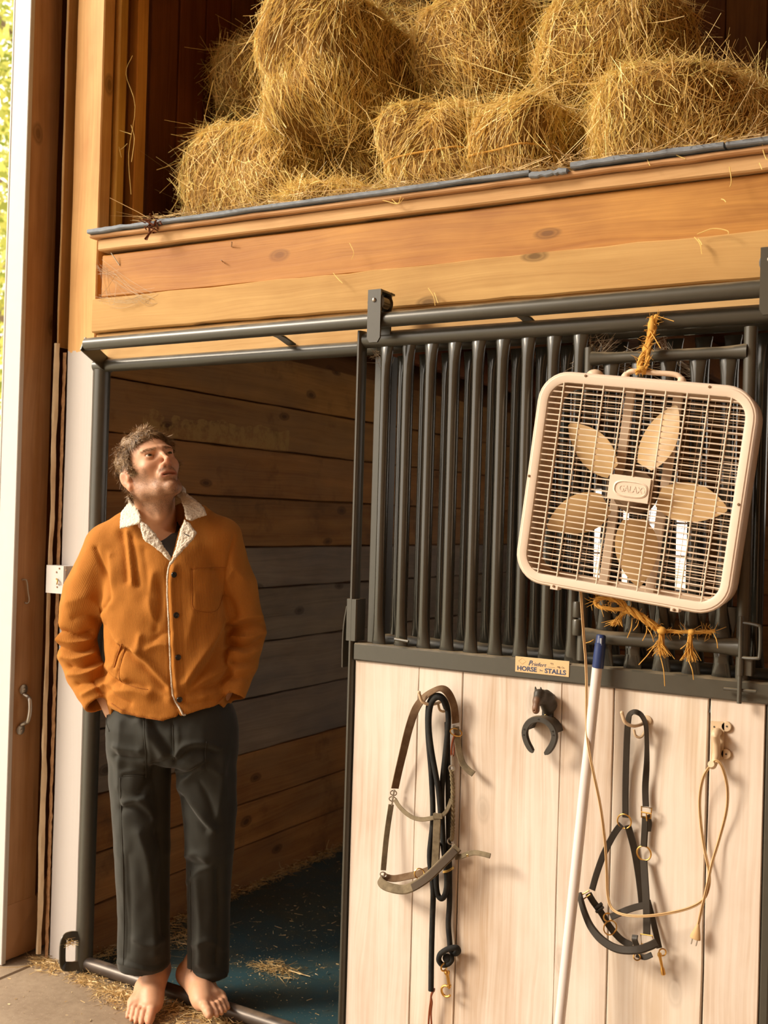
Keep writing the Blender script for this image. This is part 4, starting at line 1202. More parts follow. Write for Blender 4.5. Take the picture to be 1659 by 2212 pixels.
def bale(c, dims, rot, label, n, lay=0.35, seed=0, pinch=(), grainax=2, nz=.15, exp=5.0, stick=.18):
    """pressed bale: core, straws all over its faces, twine where the photo shows it"""
    d = np.asarray(dims)/2
    R = np.array((Matrix.Rotation(rot[2], 3, 'Z') @ Matrix.Rotation(rot[1], 3, 'Y') @ Matrix.Rotation(rot[0], 3, 'X')))
    def surf(q, s=1.0):
        r = (np.abs(q)**exp).sum(1)**(-1/exp)
        p = q*r[:, None]*d*s
        for ax, z0, am, wd in pinch:
            k = 1-am*np.exp(-((p[:, ax]-z0*d[ax])/wd)**2)
            o = [i for i in range(3) if i != ax]
            p[:, o] *= k[:, None]
        nn = np.array([mnoise.noise(tuple(x*6+seed*9.1)) for x in p])
        return p*(1+nz*nn[:, None])
    area = np.array([d[1]*d[2], d[1]*d[2], d[0]*d[2], d[0]*d[2], d[0]*d[1], d[0]*d[1]])
    area[3] *= .15                     # the hidden back face and underside need few straws
    area[5] *= .35
    f = rng.choice(6, n, p=area/area.sum())
    q = rng.uniform(-1, 1, (n, 3))
    for k, (ax, sg) in enumerate(((0, 1), (0, -1), (1, -1), (1, 1), (2, 1), (2, -1))):
        q[f == k, ax] = sg
    P = surf(q, .97)
    nm = np.sign(q)*np.abs(q)**(exp-1)/d
    nm /= np.linalg.norm(nm, axis=1)[:, None]
    g = np.zeros((n, 3))
    g[:, grainax] = -1
    flow = np.stack([np.array([mnoise.noise((x[0]*4+seed, x[1]*4, x[2]*4+k*7)) for x in P]) for k in range(3)], 1)
    T = g+flow*1.4+rng.normal(0, lay+.18, (n, 3))
    for ax, z0, am, wd in pinch:
        T[:, ax] += 0
    T -= nm*(T*nm).sum(1)[:, None]
    T /= np.linalg.norm(T, axis=1)[:, None]+1e-9
    T *= np.where(rng.random(n) < .5, 1, -1)[:, None]
    out = np.abs(rng.normal(.06, stick, n))+np.where(rng.random(n) < .08, .7, 0)
    D = T+nm*out[:, None]
    D /= np.linalg.norm(D, axis=1)[:, None]
    L = rng.gamma(4.0, .021, n).clip(.03, .20)
    Wd = rng.uniform(.0014, .0036, n)
    U = rng.normal(0, 1, (n, 3))-nm*.6+np.array([0, 0, -.35])
    V, F, r = straws(P-D*(L*.35)[:, None], D, U, L, Wd, rng.uniform(.05, .35, n))
    c = np.asarray(c)
    root = thing('hay_bale', label, 'hay bale', c, 'hay bales in the loft')
    def inside(W):
        W[:, 2] = np.maximum(W[:, 2], 2.397+.003*rng.random(len(W)))
        W[:, 0] = np.maximum(W[:, 0], XL+.012)
        return W
    o = mesh_obj('straw', inside(V@R.T+c), F, M_straw, root, 0)
    fattr(o, 'rnd', r)
    m = 15
    g3 = MB()
    lin = np.linspace(-1, 1, m)
    for ax in range(3):
        for sg in (-1, 1):
            qq = np.zeros((m*m, 3))
            a, b = [i for i in range(3) if i != ax]
            A, B = np.meshgrid(lin, lin, indexing='ij')
            qq[:, ax], qq[:, a], qq[:, b] = sg, A.ravel(), B.ravel()
            g3.grid(inside(surf(qq, .955)@R.T+c).reshape(m, m, 3))
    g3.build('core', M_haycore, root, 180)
    for ax, z0, am, wd in pinch:
        if wd < .045:
            o_ = [i for i in range(3) if i != ax]
            th = np.arange(60)*2*math.pi/60
            qq = np.zeros((60, 3))
            mm = np.maximum(np.abs(np.cos(th)), np.abs(np.sin(th)))
            qq[:, o_[0]], qq[:, o_[1]], qq[:, ax] = np.cos(th)/mm, np.sin(th)/mm, z0
            MB().tube(surf(qq, 1.005)@R.T+c, .0028, 6, closed=True).build('twine', M_twine, root)
    return root
def hb(x0, x1, y0, y1, Yf, depth, rot, label, n, **k):
    """bale from the rectangle its front shows, standing at depth Yf"""
    a, b = at(x0, y0, Y=Yf), at(x1, y1, Y=Yf)
    c2, d2 = at(x1, y0, Y=Yf), at(x0, y1, Y=Yf)
    X0, X1 = (a[0]+d2[0])/2, (b[0]+c2[0])/2
    Z1, Z0 = (a[2]+c2[2])/2, (b[2]+d2[2])/2
    Z0 = max(Z0, 2.415 - (X0+X1+4.36)/2*tl)
    return bale(((X0+X1)/2, Yf+depth/2, (Z0+Z1)/2), (X1-X0, depth, Z1-Z0), rot, label, n, seed=len(HAY)+x0*.013, **k)
ZD = 2.40
hb(350, 650, 226, 500, .14, .80, (0, .05, -.10), 'hay bale at the left end of the bottom row, on the deck edge', 11500, lay=.45, exp=4.2)
hb(782, 996, 178, 460, .10, .85, (0, -.06, .05), 'bottom row hay bale with a twine pinch, beside the small loose heap', 9500, lay=.25, pinch=((2, -.15, .08, .035),), exp=4.2)
hb(976, 1196, 166, 430, .10, .85, (0, -.02, -.05), 'bottom row hay bale with a twine pinch, left of the largest bale', 9500, lay=.28, pinch=((2, -.18, .08, .035),), exp=3.4)
hb(1176, 1590, 92, 410, .10, .85, (0, .10, .22), 'largest hay bale, at the right end of the bottom row', 14500, lay=.42, exp=3.4)
hb(525, 745, -70, 300, .06, .95, (-.12, -.10, -.12), 'hay bale standing on end, bulging forward above the bottom row', 12500, lay=.20, pinch=((2, -.25, .10, .05),), exp=3.4)
hb(850, 1115, -60, 205, .36, .75, (0, .04, .06), 'upper hay bale above the two twine-pinched ones, cut by the frame top', 9500, lay=.6, exp=3.6)
hb(1098, 1420, -80, 195, .34, .75, (0, .06, .15), 'upper hay bale above the largest bale, cut by the frame top', 10500, lay=.5, exp=3.6)
hb(418, 590, 20, 232, .42, .7, (.1, .25, -.2), 'ragged hay bale behind the upright one, next to the dark loft boards', 7000, lay=.6, exp=2.6, stick=.3)
hb(590, 815, 285, 470, .36, .7, (0, .03, .1), 'shaded hay bale set back between the left one and a pinched one', 7000, lay=.4, exp=3.6)
hb(690, 870, -40, 300, .62, .6, (0, .0, .15), 'dark hay bale far back behind the upright one', 6000, lay=.6, exp=3.6)
hb(1420, 1600, 130, 330, .70, .6, (0, .15, .3), 'dark hay bale in the shade behind the largest bale', 6000, lay=.7, exp=2.8, stick=.3)
lh_ = hb(560, 780, 378, 480, .03, .42, (0, .12, .05), 'small loose heap of hay on the deck edge', 4600, lay=.8, exp=2.3, stick=.3)
lh_.name = 'hay_heap'
lh_['category'] = 'hay heap'
del lh_['group']
# loose hay on the ground, in the doorway and along the walls
def litter(name, label, spots):
    V, F, R_, k = [], [], [], 0
    for (x, y, z, sx, sy, n, l, flat) in spots:
        P = np.stack([rng.normal(x, sx, n), rng.normal(y, sy, n), z+np.abs(rng.normal(0, flat, n))+.001], 1)
        D = rng.normal(0, 1, (n, 3))
        D[:, 2] *= .12
        D /= np.linalg.norm(D, axis=1)[:, None]
        L = rng.gamma(2.0, l/2, n).clip(.004, .16)
        U = rng.normal(0, 1, (n, 3))
        U[:, 2] = np.abs(U[:, 2])*.2
        v, f, r = straws(P, D, U, L, rng.uniform(.0014, .004, n), rng.uniform(0, .25, n), 2)
        v[:, 2] = np.maximum(v[:, 2], z+.0008)
        if y > .05:
            v[:, 0] = np.maximum(v[:, 0], XL+.003)
        V.append(v); F.append(f+k); R_.append(r); k += len(v)
    o = mesh_obj(name, np.concatenate(V), np.concatenate(F), M_litter, None, 0)
    fattr(o, 'rnd', np.concatenate(R_))
    return tag(o, label, 'hay', None, 'stuff')
sp = []
for t in np.linspace(0, 1, 26):           # against the floor pipe, aisle side
    sp.append((-2.60+1.0*t, -.045-.015*math.sin(t*9), 0.0, .03, .018, int(120*(.5+.5*math.sin(t*3.1+.6))), .018, .008))
for t in np.linspace(0, 1, 14):
    sp.append((-2.40+.5*t, -.10, 0.0, .04, .022, 60, .014, .002))
for t in np.linspace(0, 1, 8):
    sp.append((-2.82+.14*t, -.02-.02*t, 0.0, .02, .02, 40, .02, .004))
sp += [(-2.35, -.35, 0, .40, .22, 90, .012, .001), (-2.75, -.03, 0, .05, .02, 60, .03, .006)]
sp += [(-2.634, -.045, .10, .005, .008, 60, .018, .008)]
litter('hay_litter', 'scattered hay crumbs on the aisle floor along the steel floor pipe', sp)
sp = []
for t in np.linspace(0, 1, 40):           # foot of the left stall wall
    sp.append((-2.645, .1+2.6*t, .006, .012, .04, 70, .022, .010))
c = at(588, 2093, Z=.006)
sp += [(c[0], c[1], .006, .042, .022, 360, .016, .005), (c[0]+.05, c[1]+.01, .006, .03, .012, 26, .06, .003), (c[0]-.03, c[1]-.02, .006, .07, .035, 160, .006, .001)]
c = at(392, 2030, Z=.006)
sp += [(c[0], c[1], .006, .05, .06, 220, .03, .010), (c[0]-.15, c[1]-.1, .006, .06, .06, 150, .02, .008)]
sp += [(-2.1, .9, .006, .35, .5, 620, .010, .001), (-1.9, .5, .006, .35, .3, 420, .010, .001), (-2.3, 1.7, .006, .3, .5, 300, .012, .001), (-2.55, .10, .006, .06, .06, 160, .02, .006)]
litter('hay_litter', 'hay bits strewn over the dark stall mat and along the wall foot', sp)
# straws on the deck edge, in the corners and hanging from the boards
sp = []
for t in np.linspace(0, 1, 46):
    x = -2.4+2.0*t
    sp.append((x, .0, 2.412-(x+2.18)*tl, .03, .03, 34, .05, .008))
litter('hay_litter', 'straws lying along the blue-grey deck edge under the bales', sp)
b = MB()
def bits(lst, Y, w=.0011):
    for seg in lst:
        b.tube(spline(wp(seg, np.linspace(Y, Y-.01, len(seg))), 4), w, 4)
bits([[(1500, 512), (1512, 527), (1516, 549)], [(1508, 516), (1514, 524), (1516, 530)], [(1558, 430), (1564, 432), (1568, 437)], [(1506, 506), (1540, 494), (1570, 498), (1574, 506)], [(1576, 360), (1580, 390), (1577, 404)],
      [(1648, 318), (1652, 335), (1659, 346)], [(1646, 306), (1650, 330), (1656, 345)], [(925, 622), (936, 640), (940, 660)], [(938, 632), (946, 655)], [(720, 590), (728, 600), (740, 612)], [(755, 525), (764, 545), (760, 560)],
      [(1452, 330), (1466, 337), (1480, 343)], [(1398, 345), (1404, 358)], [(1640, 352), (1646, 366)], [(800, 425), (840, 436), (860, 440), (872, 428)], [(836, 418), (858, 440), (866, 424)]], -.035)
bits([[(235, 270), (252, 300), (262, 340)], [(240, 330), (262, 322), (275, 310)], [(236, 232), (250, 275), (284, 290)], [(286, 120), (272, 160), (292, 230), (278, 330), (283, 420)], [(283, 270), (290, 300), (284, 350)]], .07)
hs = b.build('hanging_straw', M_straw, None)
fattr(hs, 'rnd', np.full(len(hs.data.vertices), .7))
tag(hs, 'stray straws caught on the fascia boards and loft studs', 'straw', None, 'stuff')
# dusty cobwebs
M_web = plain('dusty_web', (0.55, 0.45, 0.33), 0.9, 0, 0.1)
def web(name, label, anchors, Y, n, sag, w=.00035):
    b = MB()
    A = [at(x, y, Y=Y+dy) for x, y, dy in anchors]
    for _ in range(n):
        i, j = rng.choice(len(A), 2, replace=False)
        p, q = A[i]+rng.normal(0, .012, 3)*(1, .3, 1), A[j]+rng.normal(0, .012, 3)*(1, .3, 1)
        m = (p+q)/2+np.array([0, 0, -sag*rng.random()])
        b.tube(spline([p, m, q], 5), w*rng.uniform(.6, 1.4), 3, caps=False)
    tag(b.build(name, M_web), label, 'cobweb')
web('cobweb', 'dusty cobweb between post and left end of the fascia boards', [(216, 638, -.01), (225, 652, -.02), (240, 655, -.03), (300, 648, -.02), (330, 643, -.01), (222, 580, -.01), (250, 590, -.01), (215, 575, 0)], -.01, 46, .02)
web('cobweb', 'dusty cobweb under the door pipe left of the fan twine', [(1250, 745, 0), (1268, 732, 0), (1310, 728, .02), (1330, 735, .05), (1278, 770, 0), (1262, 800, 0), (1320, 765, .03), (1245, 790, 0)], -.05, 80, .012)
web('cobweb', 'dusty cobweb on the feed gate rail behind the fan handle', [(1300, 790, 0), (1340, 775, 0), (1400, 790, 0), (1460, 778, 0), (1480, 800, 0), (1500, 815, 0), (1440, 760, .02), (1430, 735, .05)], -.05, 70, .012)
web('cobweb', 'dusty cobweb at the first bar top under the roller hanger', [(806, 752, 0), (826, 762, 0), (836, 790, .02), (800, 775, 0), (846, 758, .03)], -.045, 26, .01)

# ================================================================ outside: trees beyond the open barn end
def leaf_mat(name, a, b2):
    N = NT(name)
    r = N.attr('rnd', 'Fac')
    col = N.ramp(r, (0.0, a), (1.0, b2))
    m = N.done(col, 0.5, 0, None, Specular_IOR_Level=0.2)
    tr = N.n('BsdfTranslucent', 0, None, Color=col)
    mx = N.n('MixShader', 0, None, _0=0.55, _1=N.bsdf.outputs[0], _2=tr)
    out = [n for n in N.t.nodes if n.type == 'OUTPUT_MATERIAL'][0]
    N.t.links.new(mx, out.inputs[0])
    return m
M_leaf = leaf_mat('sunny_leaf', (0.17, 0.22, 0.03), (0.68, 0.64, 0.17))
M_bark = plain('bark', (0.20, 0.14, 0.09), 0.9, 0, 0.3, 12, 0.4)
def tree(x, y, h, cr, n, label):
    t = thing('tree', label, 'tree', (x, y, -.3), 'trees outside the barn door')
    tr = MB().tube(spline([(x, y, -.35), (x+.05, y, h*.3), (x-.05, y+.1, h*.6), (x, y, h*.9)], 5), np.linspace(.20, .05, 16), 10)
    for k in range(9):
        a = rng.uniform(0, 6.28)
        z = h*rng.uniform(.25, .75)
        tr.tube(spline([(x, y, z), (x+cr*.4*math.cos(a), y+cr*.4*math.sin(a), z+.5), (x+cr*.8*math.cos(a), y+cr*.8*math.sin(a), z+.7)], 4), np.linspace(.06, .015, 9), 6)
    tr.build('trunk', M_bark, t)
    cl = rng.normal(0, 1, (110, 3))
    cl = cl/np.linalg.norm(cl, axis=1)[:, None]*rng.uniform(.35, 1, (110, 1))*np.array([cr, cr, h*.46])+np.array([x, y, h*.56])
    c = cl[rng.integers(110, size=n)]+rng.normal(0, .34, (n, 3))
    c[:, 2] = np.maximum(c[:, 2], .1)
    a = rng.normal(0, 1, (n, 3)); a /= np.linalg.norm(a, axis=1)[:, None]
    bb = np.cross(a, rng.normal(0, 1, (n, 3))); bb /= np.linalg.norm(bb, axis=1)[:, None]
    s = rng.uniform(.05, .10, n)[:, None]
    V = np.stack([c-a*s, c+bb*s*.5, c+a*s, c-bb*s*.5], 1).reshape(-1, 3)
    F = np.arange(4*n).reshape(-1, 4)
    o = mesh_obj('foliage', V, F, M_leaf, t, 0)
    fattr(o, 'rnd', np.repeat(rng.random(n), 4))
tree(-10.8, 6.7, 10.0, 2.1, 7000, 'sunlit yellow-green tree nearest the open barn door')
tree(-15.0, 10.6, 11.0, 2.4, 6500, 'second pale green tree farther out beyond the barn door')
tree(-21.0, 15.4, 10.0, 3.0, 6000, 'farthest pale green tree beyond the barn door')
# ================================================================ the man in the doorway
P0 = np.array([-2.15, 0.0, 0.0])
FHv = np.array([-math.sin(YAW), math.cos(YAW), 0.0])
def L(px, py, y=0.0):
    """pixel -> figure space (x to the picture's right, y away from the viewer, z up)"""
    d = CF + (px-829.5)/FPX*CR - (py-1106)/FPX*CU
    t = (y+np.dot(P0-CAM, FHv))/np.dot(d, FHv)
    w = CAM+t*d
    return np.array([np.dot(w-P0, _r), y, w[2]])
def to_world(V):
    return P0+V[:, :1]*_r+V[:, 1:2]*FHv+V[:, 2:3]*np.array([0, 0, 1.0])
def to_px(V):
    q = to_world(V)-CAM
    z = q@CF
    return np.stack([829.5+FPX*(q@CR)/z, 1106-FPX*(q@CU)/z], 1)

# ---- signed distance shapes
def rcone(p, a, b, r1, r2):
    a, b = np.asarray(a, float), np.asarray(b, float)
    ab = b-a
    t = np.clip(((p-a)@ab)/np.dot(ab, ab), 0, 1)
    return np.linalg.norm(p-a-t[:, None]*ab, axis=1)-(r1+(r2-r1)*t)
def ell(p, c, r, R=None):
    q = p-np.asarray(c, float)
    if R is not None:
        q = q@R
    r = np.asarray(r, float)
    k0 = np.linalg.norm(q/r, axis=1)
    k1 = np.linalg.norm(q/(r*r), axis=1)+1e-9
    return k0*(k0-1)/k1
def smin(a, b, k):
    h = np.maximum(k-np.abs(a-b), 0)/k
    return np.minimum(a, b)-h*h*k*.25
def smax(a, b, k):
    return -smin(-a, -b, k)
def chain(p, pts, rr, k=.02):
    d = None
    for i in range(len(pts)-1):
        e = rcone(p, pts[i], pts[i+1], rr[i], rr[i+1])
        d = e if d is None else smin(d, e, k)
    return d
def loft(p, rows, ex=2.5):
    """rows: (z, xl, xr, yc, half depth) -> rounded column through the rows"""
    R_ = np.array(sorted(rows))
    z = p[:, 2]
    f = [np.interp(z, R_[:, 0], R_[:, i]) for i in range(1, 5)]
    cx, a = (f[0]+f[1])/2, (f[1]-f[0])/2
    q = ((np.abs((p[:, 0]-cx)/a))**ex+(np.abs((p[:, 1]-f[2])/f[3]))**ex)**(1/ex)
    d = (q-1)*np.minimum(a, f[3])
    return np.maximum(d, np.maximum(R_[0, 0]-z, z-R_[-1, 0]))

def surfnet(fn, lo, hi, h, blk=10):
    """surface of fn = 0 as quads (cells only near the surface are worked out)"""
    lo = np.asarray(lo, float)
    nb = np.ceil((np.asarray(hi, float)-lo)/(h*blk)).astype(int)
    n = nb*blk+1
    G = np.full(n, 1.0, np.float32)
    I = np.stack(np.meshgrid(*[np.arange(k) for k in nb], indexing='ij'), -1).reshape(-1, 3)
    fc = fn(lo+(I+.5)*blk*h)
    half = blk*h*.866
    near = np.abs(fc) < half*1.9+.012
    for b in I[~near & (fc < 0)]:
        G[tuple(slice(q*blk, q*blk+blk+1) for q in b)] = -1
    ar = np.arange(blk+1)
    off = np.stack(np.meshgrid(ar, ar, ar, indexing='ij'), -1).reshape(-1, 3)
    nb_ = I[near]
    for s in range(0, len(nb_), 64):
        bb = nb_[s:s+64]
        pts = (bb[:, None]*blk+off[None]).reshape(-1, 3)
        G[pts[:, 0], pts[:, 1], pts[:, 2]] = fn(lo+pts*h)
    Sg = G < 0
    c = [Sg[i:n[0]-1+i, j:n[1]-1+j, k:n[2]-1+k] for i in (0, 1) for j in (0, 1) for k in (0, 1)]
    cnt = sum(x.astype(np.int8) for x in c)
    act = np.argwhere((cnt > 0) & (cnt < 8))
    idx = np.full(n-1, -1, np.int32)
    idx[act[:, 0], act[:, 1], act[:, 2]] = np.arange(len(act))
    acc = np.zeros((len(act), 3))
    m = np.zeros(len(act))
    cor = [(i, j, k) for i in (0, 1) for j in (0, 1) for k in (0, 1)]
    val = {q: G[act[:, 0]+q[0], act[:, 1]+q[1], act[:, 2]+q[2]] for q in cor}
    for q in cor:
        for ax in range(3):
            if q[ax] == 0:
                e = list(q); e[ax] = 1; e = tuple(e)
                a, b = val[q], val[e]
                w = (a < 0) != (b < 0)
                t = np.where(w, a/(a-b+1e-20), 0)
                pt = np.broadcast_to(np.array(q, float), (len(act), 3)).copy()
                pt[:, ax] += t
                acc[w] += pt[w]
                m[w] += 1
    V = lo+(act+acc/m[:, None])*h
    F = []
    for ax in range(3):
        o1, o2 = [i for i in range(3) if i != ax]
        sl0 = [slice(None)]*3
        sl1 = [slice(None)]*3
        sl0[ax], sl1[ax] = slice(0, n[ax]-1), slice(1, n[ax])
        A, B = Sg[tuple(sl0)], Sg[tuple(sl1)]
        e = np.argwhere(A != B)
        e = e[(e[:, o1] > 0) & (e[:, o2] > 0) & (e[:, o1] < n[o1]-1) & (e[:, o2] < n[o2]-1)]
        fl = A[e[:, 0], e[:, 1], e[:, 2]]
        q = []
        for d1, d2 in ((-1, -1), (0, -1), (0, 0), (-1, 0)):
            g = e.copy(); g[:, o1] += d1; g[:, o2] += d2
            q.append(idx[g[:, 0], g[:, 1], g[:, 2]])
        q = np.stack(q, 1)
        flip = fl if ax != 1 else ~fl
        q[~flip] = q[~flip][:, ::-1]
        F.append(q)
    F = np.concatenate(F)
    return V, F[(F >= 0).all(1)]
def normals(V, F):
    e1, e2 = V[F[:, 2]]-V[F[:, 0]], V[F[:, 3]]-V[F[:, 1]]
    fn = np.cross(e1, e2)
    N_ = np.zeros_like(V)
    for i in range(4):
        np.add.at(N_, F[:, i], fn)
    return N_/(np.linalg.norm(N_, axis=1)[:, None]+1e-12)
def relax(V, F, it=2, w=.5):
    E_ = np.concatenate([F[:, [0, 1]], F[:, [1, 2]], F[:, [2, 3]], F[:, [3, 0]]])
    deg = np.bincount(E_.ravel(), minlength=len(V))[:, None]
    for _ in range(it):
        s = np.zeros_like(V)
        np.add.at(s, E_[:, 0], V[E_[:, 1]])
        np.add.at(s, E_[:, 1], V[E_[:, 0]])
        V = V*(1-w)+w*s/np.maximum(deg, 1)
    return V
def segdist(P, poly):
    poly = np.asarray(poly, float)
    best = np.full(len(P), 1e9)
    for a, b in zip(poly[:-1], poly[1:]):
        ab = b-a
        t = np.clip(((P-a)@ab)/(ab@ab+1e-9), 0, 1)
        best = np.minimum(best, np.linalg.norm(P-a-t[:, None]*ab, axis=1))
    return best
def creases(V, F, lst, front, soft=.35):
    """cloth folds: (polyline as seen, height in mm, breadth in pixels); front says which vertices the viewer's side has"""
    N_ = normals(V, F)
    if np.mean((N_*(V-V.mean(0))).sum(1)) < 0:
        N_ = -N_
    q = to_px(V)
    m = front(V, q) & (N_[:, 1] < .35)
    d = np.zeros(len(V))
    for poly, amp, wd in lst:
        poly = spline(np.asarray(poly, float), 5) if len(poly) > 2 else np.asarray(poly, float)
        s = segdist(q, poly)
        d += amp*.001*np.exp(-(s/wd)**(2 if wd < 4 else 1.45))
    m = m*np.clip((-N_[:, 1]+soft)*1.6, 0, 1)
    return V+N_*(d*m)[:, None], N_
def fnoise(V, sc, seed):
    return np.array([mnoise.noise((p[0]*sc[0]+seed, p[1]*sc[1], p[2]*sc[2])) for p in V])

# ---- head frame
HS = 1.03
def _rot(y, p, r):
    P = np.array([[1, 0, 0], [0, math.cos(p), math.sin(p)], [0, -math.sin(p), math.cos(p)]])
    Y = np.array([[math.cos(y), -math.sin(y), 0], [math.sin(y), math.cos(y), 0], [0, 0, 1]])
    R = np.array([[math.cos(r), 0, -math.sin(r)], [0, 1, 0], [math.sin(r), 0, math.cos(r)]])
    return R@Y@P
HR = _rot(math.radians(38), math.radians(21), math.radians(12))
HC = L(324, 1012, -.05)
def h2l(v):
    return HC+HS*(np.asarray(v, float)@HR.T)
def l2h(p):
    return (p-HC)@HR/HS
EYES = ((-.0315, -.0735, .0), (.0315, -.0735, .0))

def head_sdf(p):
    q = l2h(p)
    mx = q.copy()
    mx[:, 0] = np.abs(mx[:, 0])
    d = ell(q, (0, .018, .030), (.0745, .094, .086))
    d = smin(d, ell(q, (0, -.030, -.012), (.0595, .062, .088)), .030)
    jaw = chain(mx, [(.050, .012, -.050), (.046, -.006, -.076), (.024, -.054, -.097), (.0, -.074, -.1035)], [.018, .0165, .0165, .0180], .015)
    d = smin(d, jaw, .026)
    d = smin(d, ell(mx, (.0, -.080, -.104), (.017, .015, .015)), .014)      # chin
    d = smin(d, ell(mx, (.037, -.056, -.028), (.019, .020, .014)), .022)     # cheekbones
    d = smin(d, rcone(mx, (.008, -.0875, .0150), (.042, -.0745, .0175), .0082, .0078), .012)   # brow ridge
    d = smax(d, -ell(mx, (.032, -.093, -.001), (.0185, .020, .0115)), .012)   # eye sockets
    lid = ell(mx, (.0315, -.0735, .0), (.0145, .0140, .0138))
    d = smin(d, lid, .007)
    slit = np.maximum(np.abs(mx[:, 2]-.0005+.25*np.abs(mx[:, 0]-.0305)*0-.10*(mx[:, 0]-.030))-.0033*np.sqrt(np.clip(1-((mx[:, 0]-.0315)/.0140)**2, 0, 1)), np.maximum(np.abs(mx[:, 0]-.0315)-.0138, mx[:, 1]+.078))
    d = smax(d, -slit, .0025)
    d = smin(d, rcone(mx, (.019, -.0880, .0100), (.043, -.079, .0095), .0030, .0026), .005)   # upper lid fold
    # nose
    d = smin(d, chain(q, [(0, -.0865, .012), (0, -.0985, -.010), (0, -.1120, -.0330), (0, -.1110, -.0395)], [.0066, .0062, .0070, .0068], .006), .009)
    d = smin(d, ell(mx, (.0105, -.0975, -.0420), (.0068, .0110, .0070)), .010)
    d = smin(d, rcone(q, (0, -.1080, -.0440), (0, -.0940, -.0530), .0046, .0050), .006)
    d = smax(d, -ell(mx, (.0066, -.1020, -.0490), (.0034, .0055, .0034)), .002)
    # mouth
    d = smin(d, ell(q, (0, -.083, -.066), (.030, .015, .022)), .014)
    d = smin(d, chain(mx, [(0, -.0965, -.0640), (.010, -.0950, -.0634), (.0255, -.0845, -.0690)], [.0028, .0026, .0014], .004), .006)
    d = smin(d, chain(mx, [(0, -.0940, -.0770), (.011, -.0920, -.0766), (.0240, -.0835, -.0722)], [.0042, .0038, .0018], .004), .005)
    d = smax(d, -ell(mx, (.0, -.096, -.0704), (.0225, .0170, .0032)), .002)
    d = smax(d, -rcone(mx, (.0, -.0975, -.0850), (.013, -.0925, -.0850), .0035, .003), .006)
    d = smax(d, -rcone(mx, (.017, -.098, -.047), (.031, -.086, -.067), .0012, .0012), .006)   # smile fold
    # ears
    Re = np.array(Matrix.Rotation(math.radians(-24), 3, 'Z') @ Matrix.Rotation(math.radians(-14), 3, 'X'))
    e = ell(mx, (.0775, .018, -.020), (.0072, .0168, .0300), Re)
    e = smax(e, -ell(mx, (.0860, .0130, -.016), (.0068, .0105, .0190), Re), .005)
    e = smin(e, ell(mx, (.0760, .012, -.048), (.0065, .0085, .0085)), .008)
    e = smin(e, ell(mx, (.0755, .0035, -.024), (.0050, .0055, .0080)), .006)
    d = smin(d, e, .009)
    return d*HS
NB = L(330, 1165, .035)                       # pit of the neck
nk_top, nk_front = h2l((0, .030, -.055)), h2l((0, -.022, -.085))
def neck_sdf(p):
    d = chain(p, [nk_top, (nk_top+NB)/2+(0.006, .006, 0), NB+(.004, .03, -.02)], [.056, .056, .066], .03)
    d = smin(d, rcone(p, nk_front, NB+(.0, -.035, -.01), .034, .036), .03)
    # neck muscle from behind the ear to the breastbone, and the larynx
    d = smin(d, rcone(p, h2l((-.056, .022, -.060)), NB+(.004, -.062, -.03), .014, .010), .018)
    d = smin(d, rcone(p, h2l((.056, .022, -.060)), NB+(.040, -.058, -.03), .014, .010), .018)
    la = h2l((0, -.045, -.130))
    d = smin(d, ell(p, la*.55+NB*.45+(.004, -.034, .012), (.011, .012, .018)), .026)
    return d
ShL, ShR = L(232, 1195, .01), L(474, 1178, .01)
ElL, ElR = L(160, 1382, .055), L(533, 1372, .065)
WrL, WrR = L(240, 1524, -.020), L(484, 1488, -.015)
rows_body = [(L(350, py)[2], L(a, py)[0], L(b, py)[0], .02, dp) for py, a, b, dp in ((1150, 268, 440, .075), (1200, 248, 462, .100), (1300, 250, 462, .108), (1400, 255, 462, .098), (1500, 255, 480, .105), (1600, 250, 490, .100))]
def torso_sdf(p):
    d = loft(p, rows_body, 2.2)
    return smin(smin(d, rcone(p, NB+(-.03, .03, -.03), ShL, .045, .050), .05), rcone(p, NB+(.05, .03, -.03), ShR, .045, .050), .05)
HipL, HipR = L(305, 1600, .01), L(440, 1600, .01)
KnL, KnR = L(307, 1830, -.01), L(452, 1830, -.01)
AnL, AnR = L(343, 2108, .035), L(423, 2122, .030)

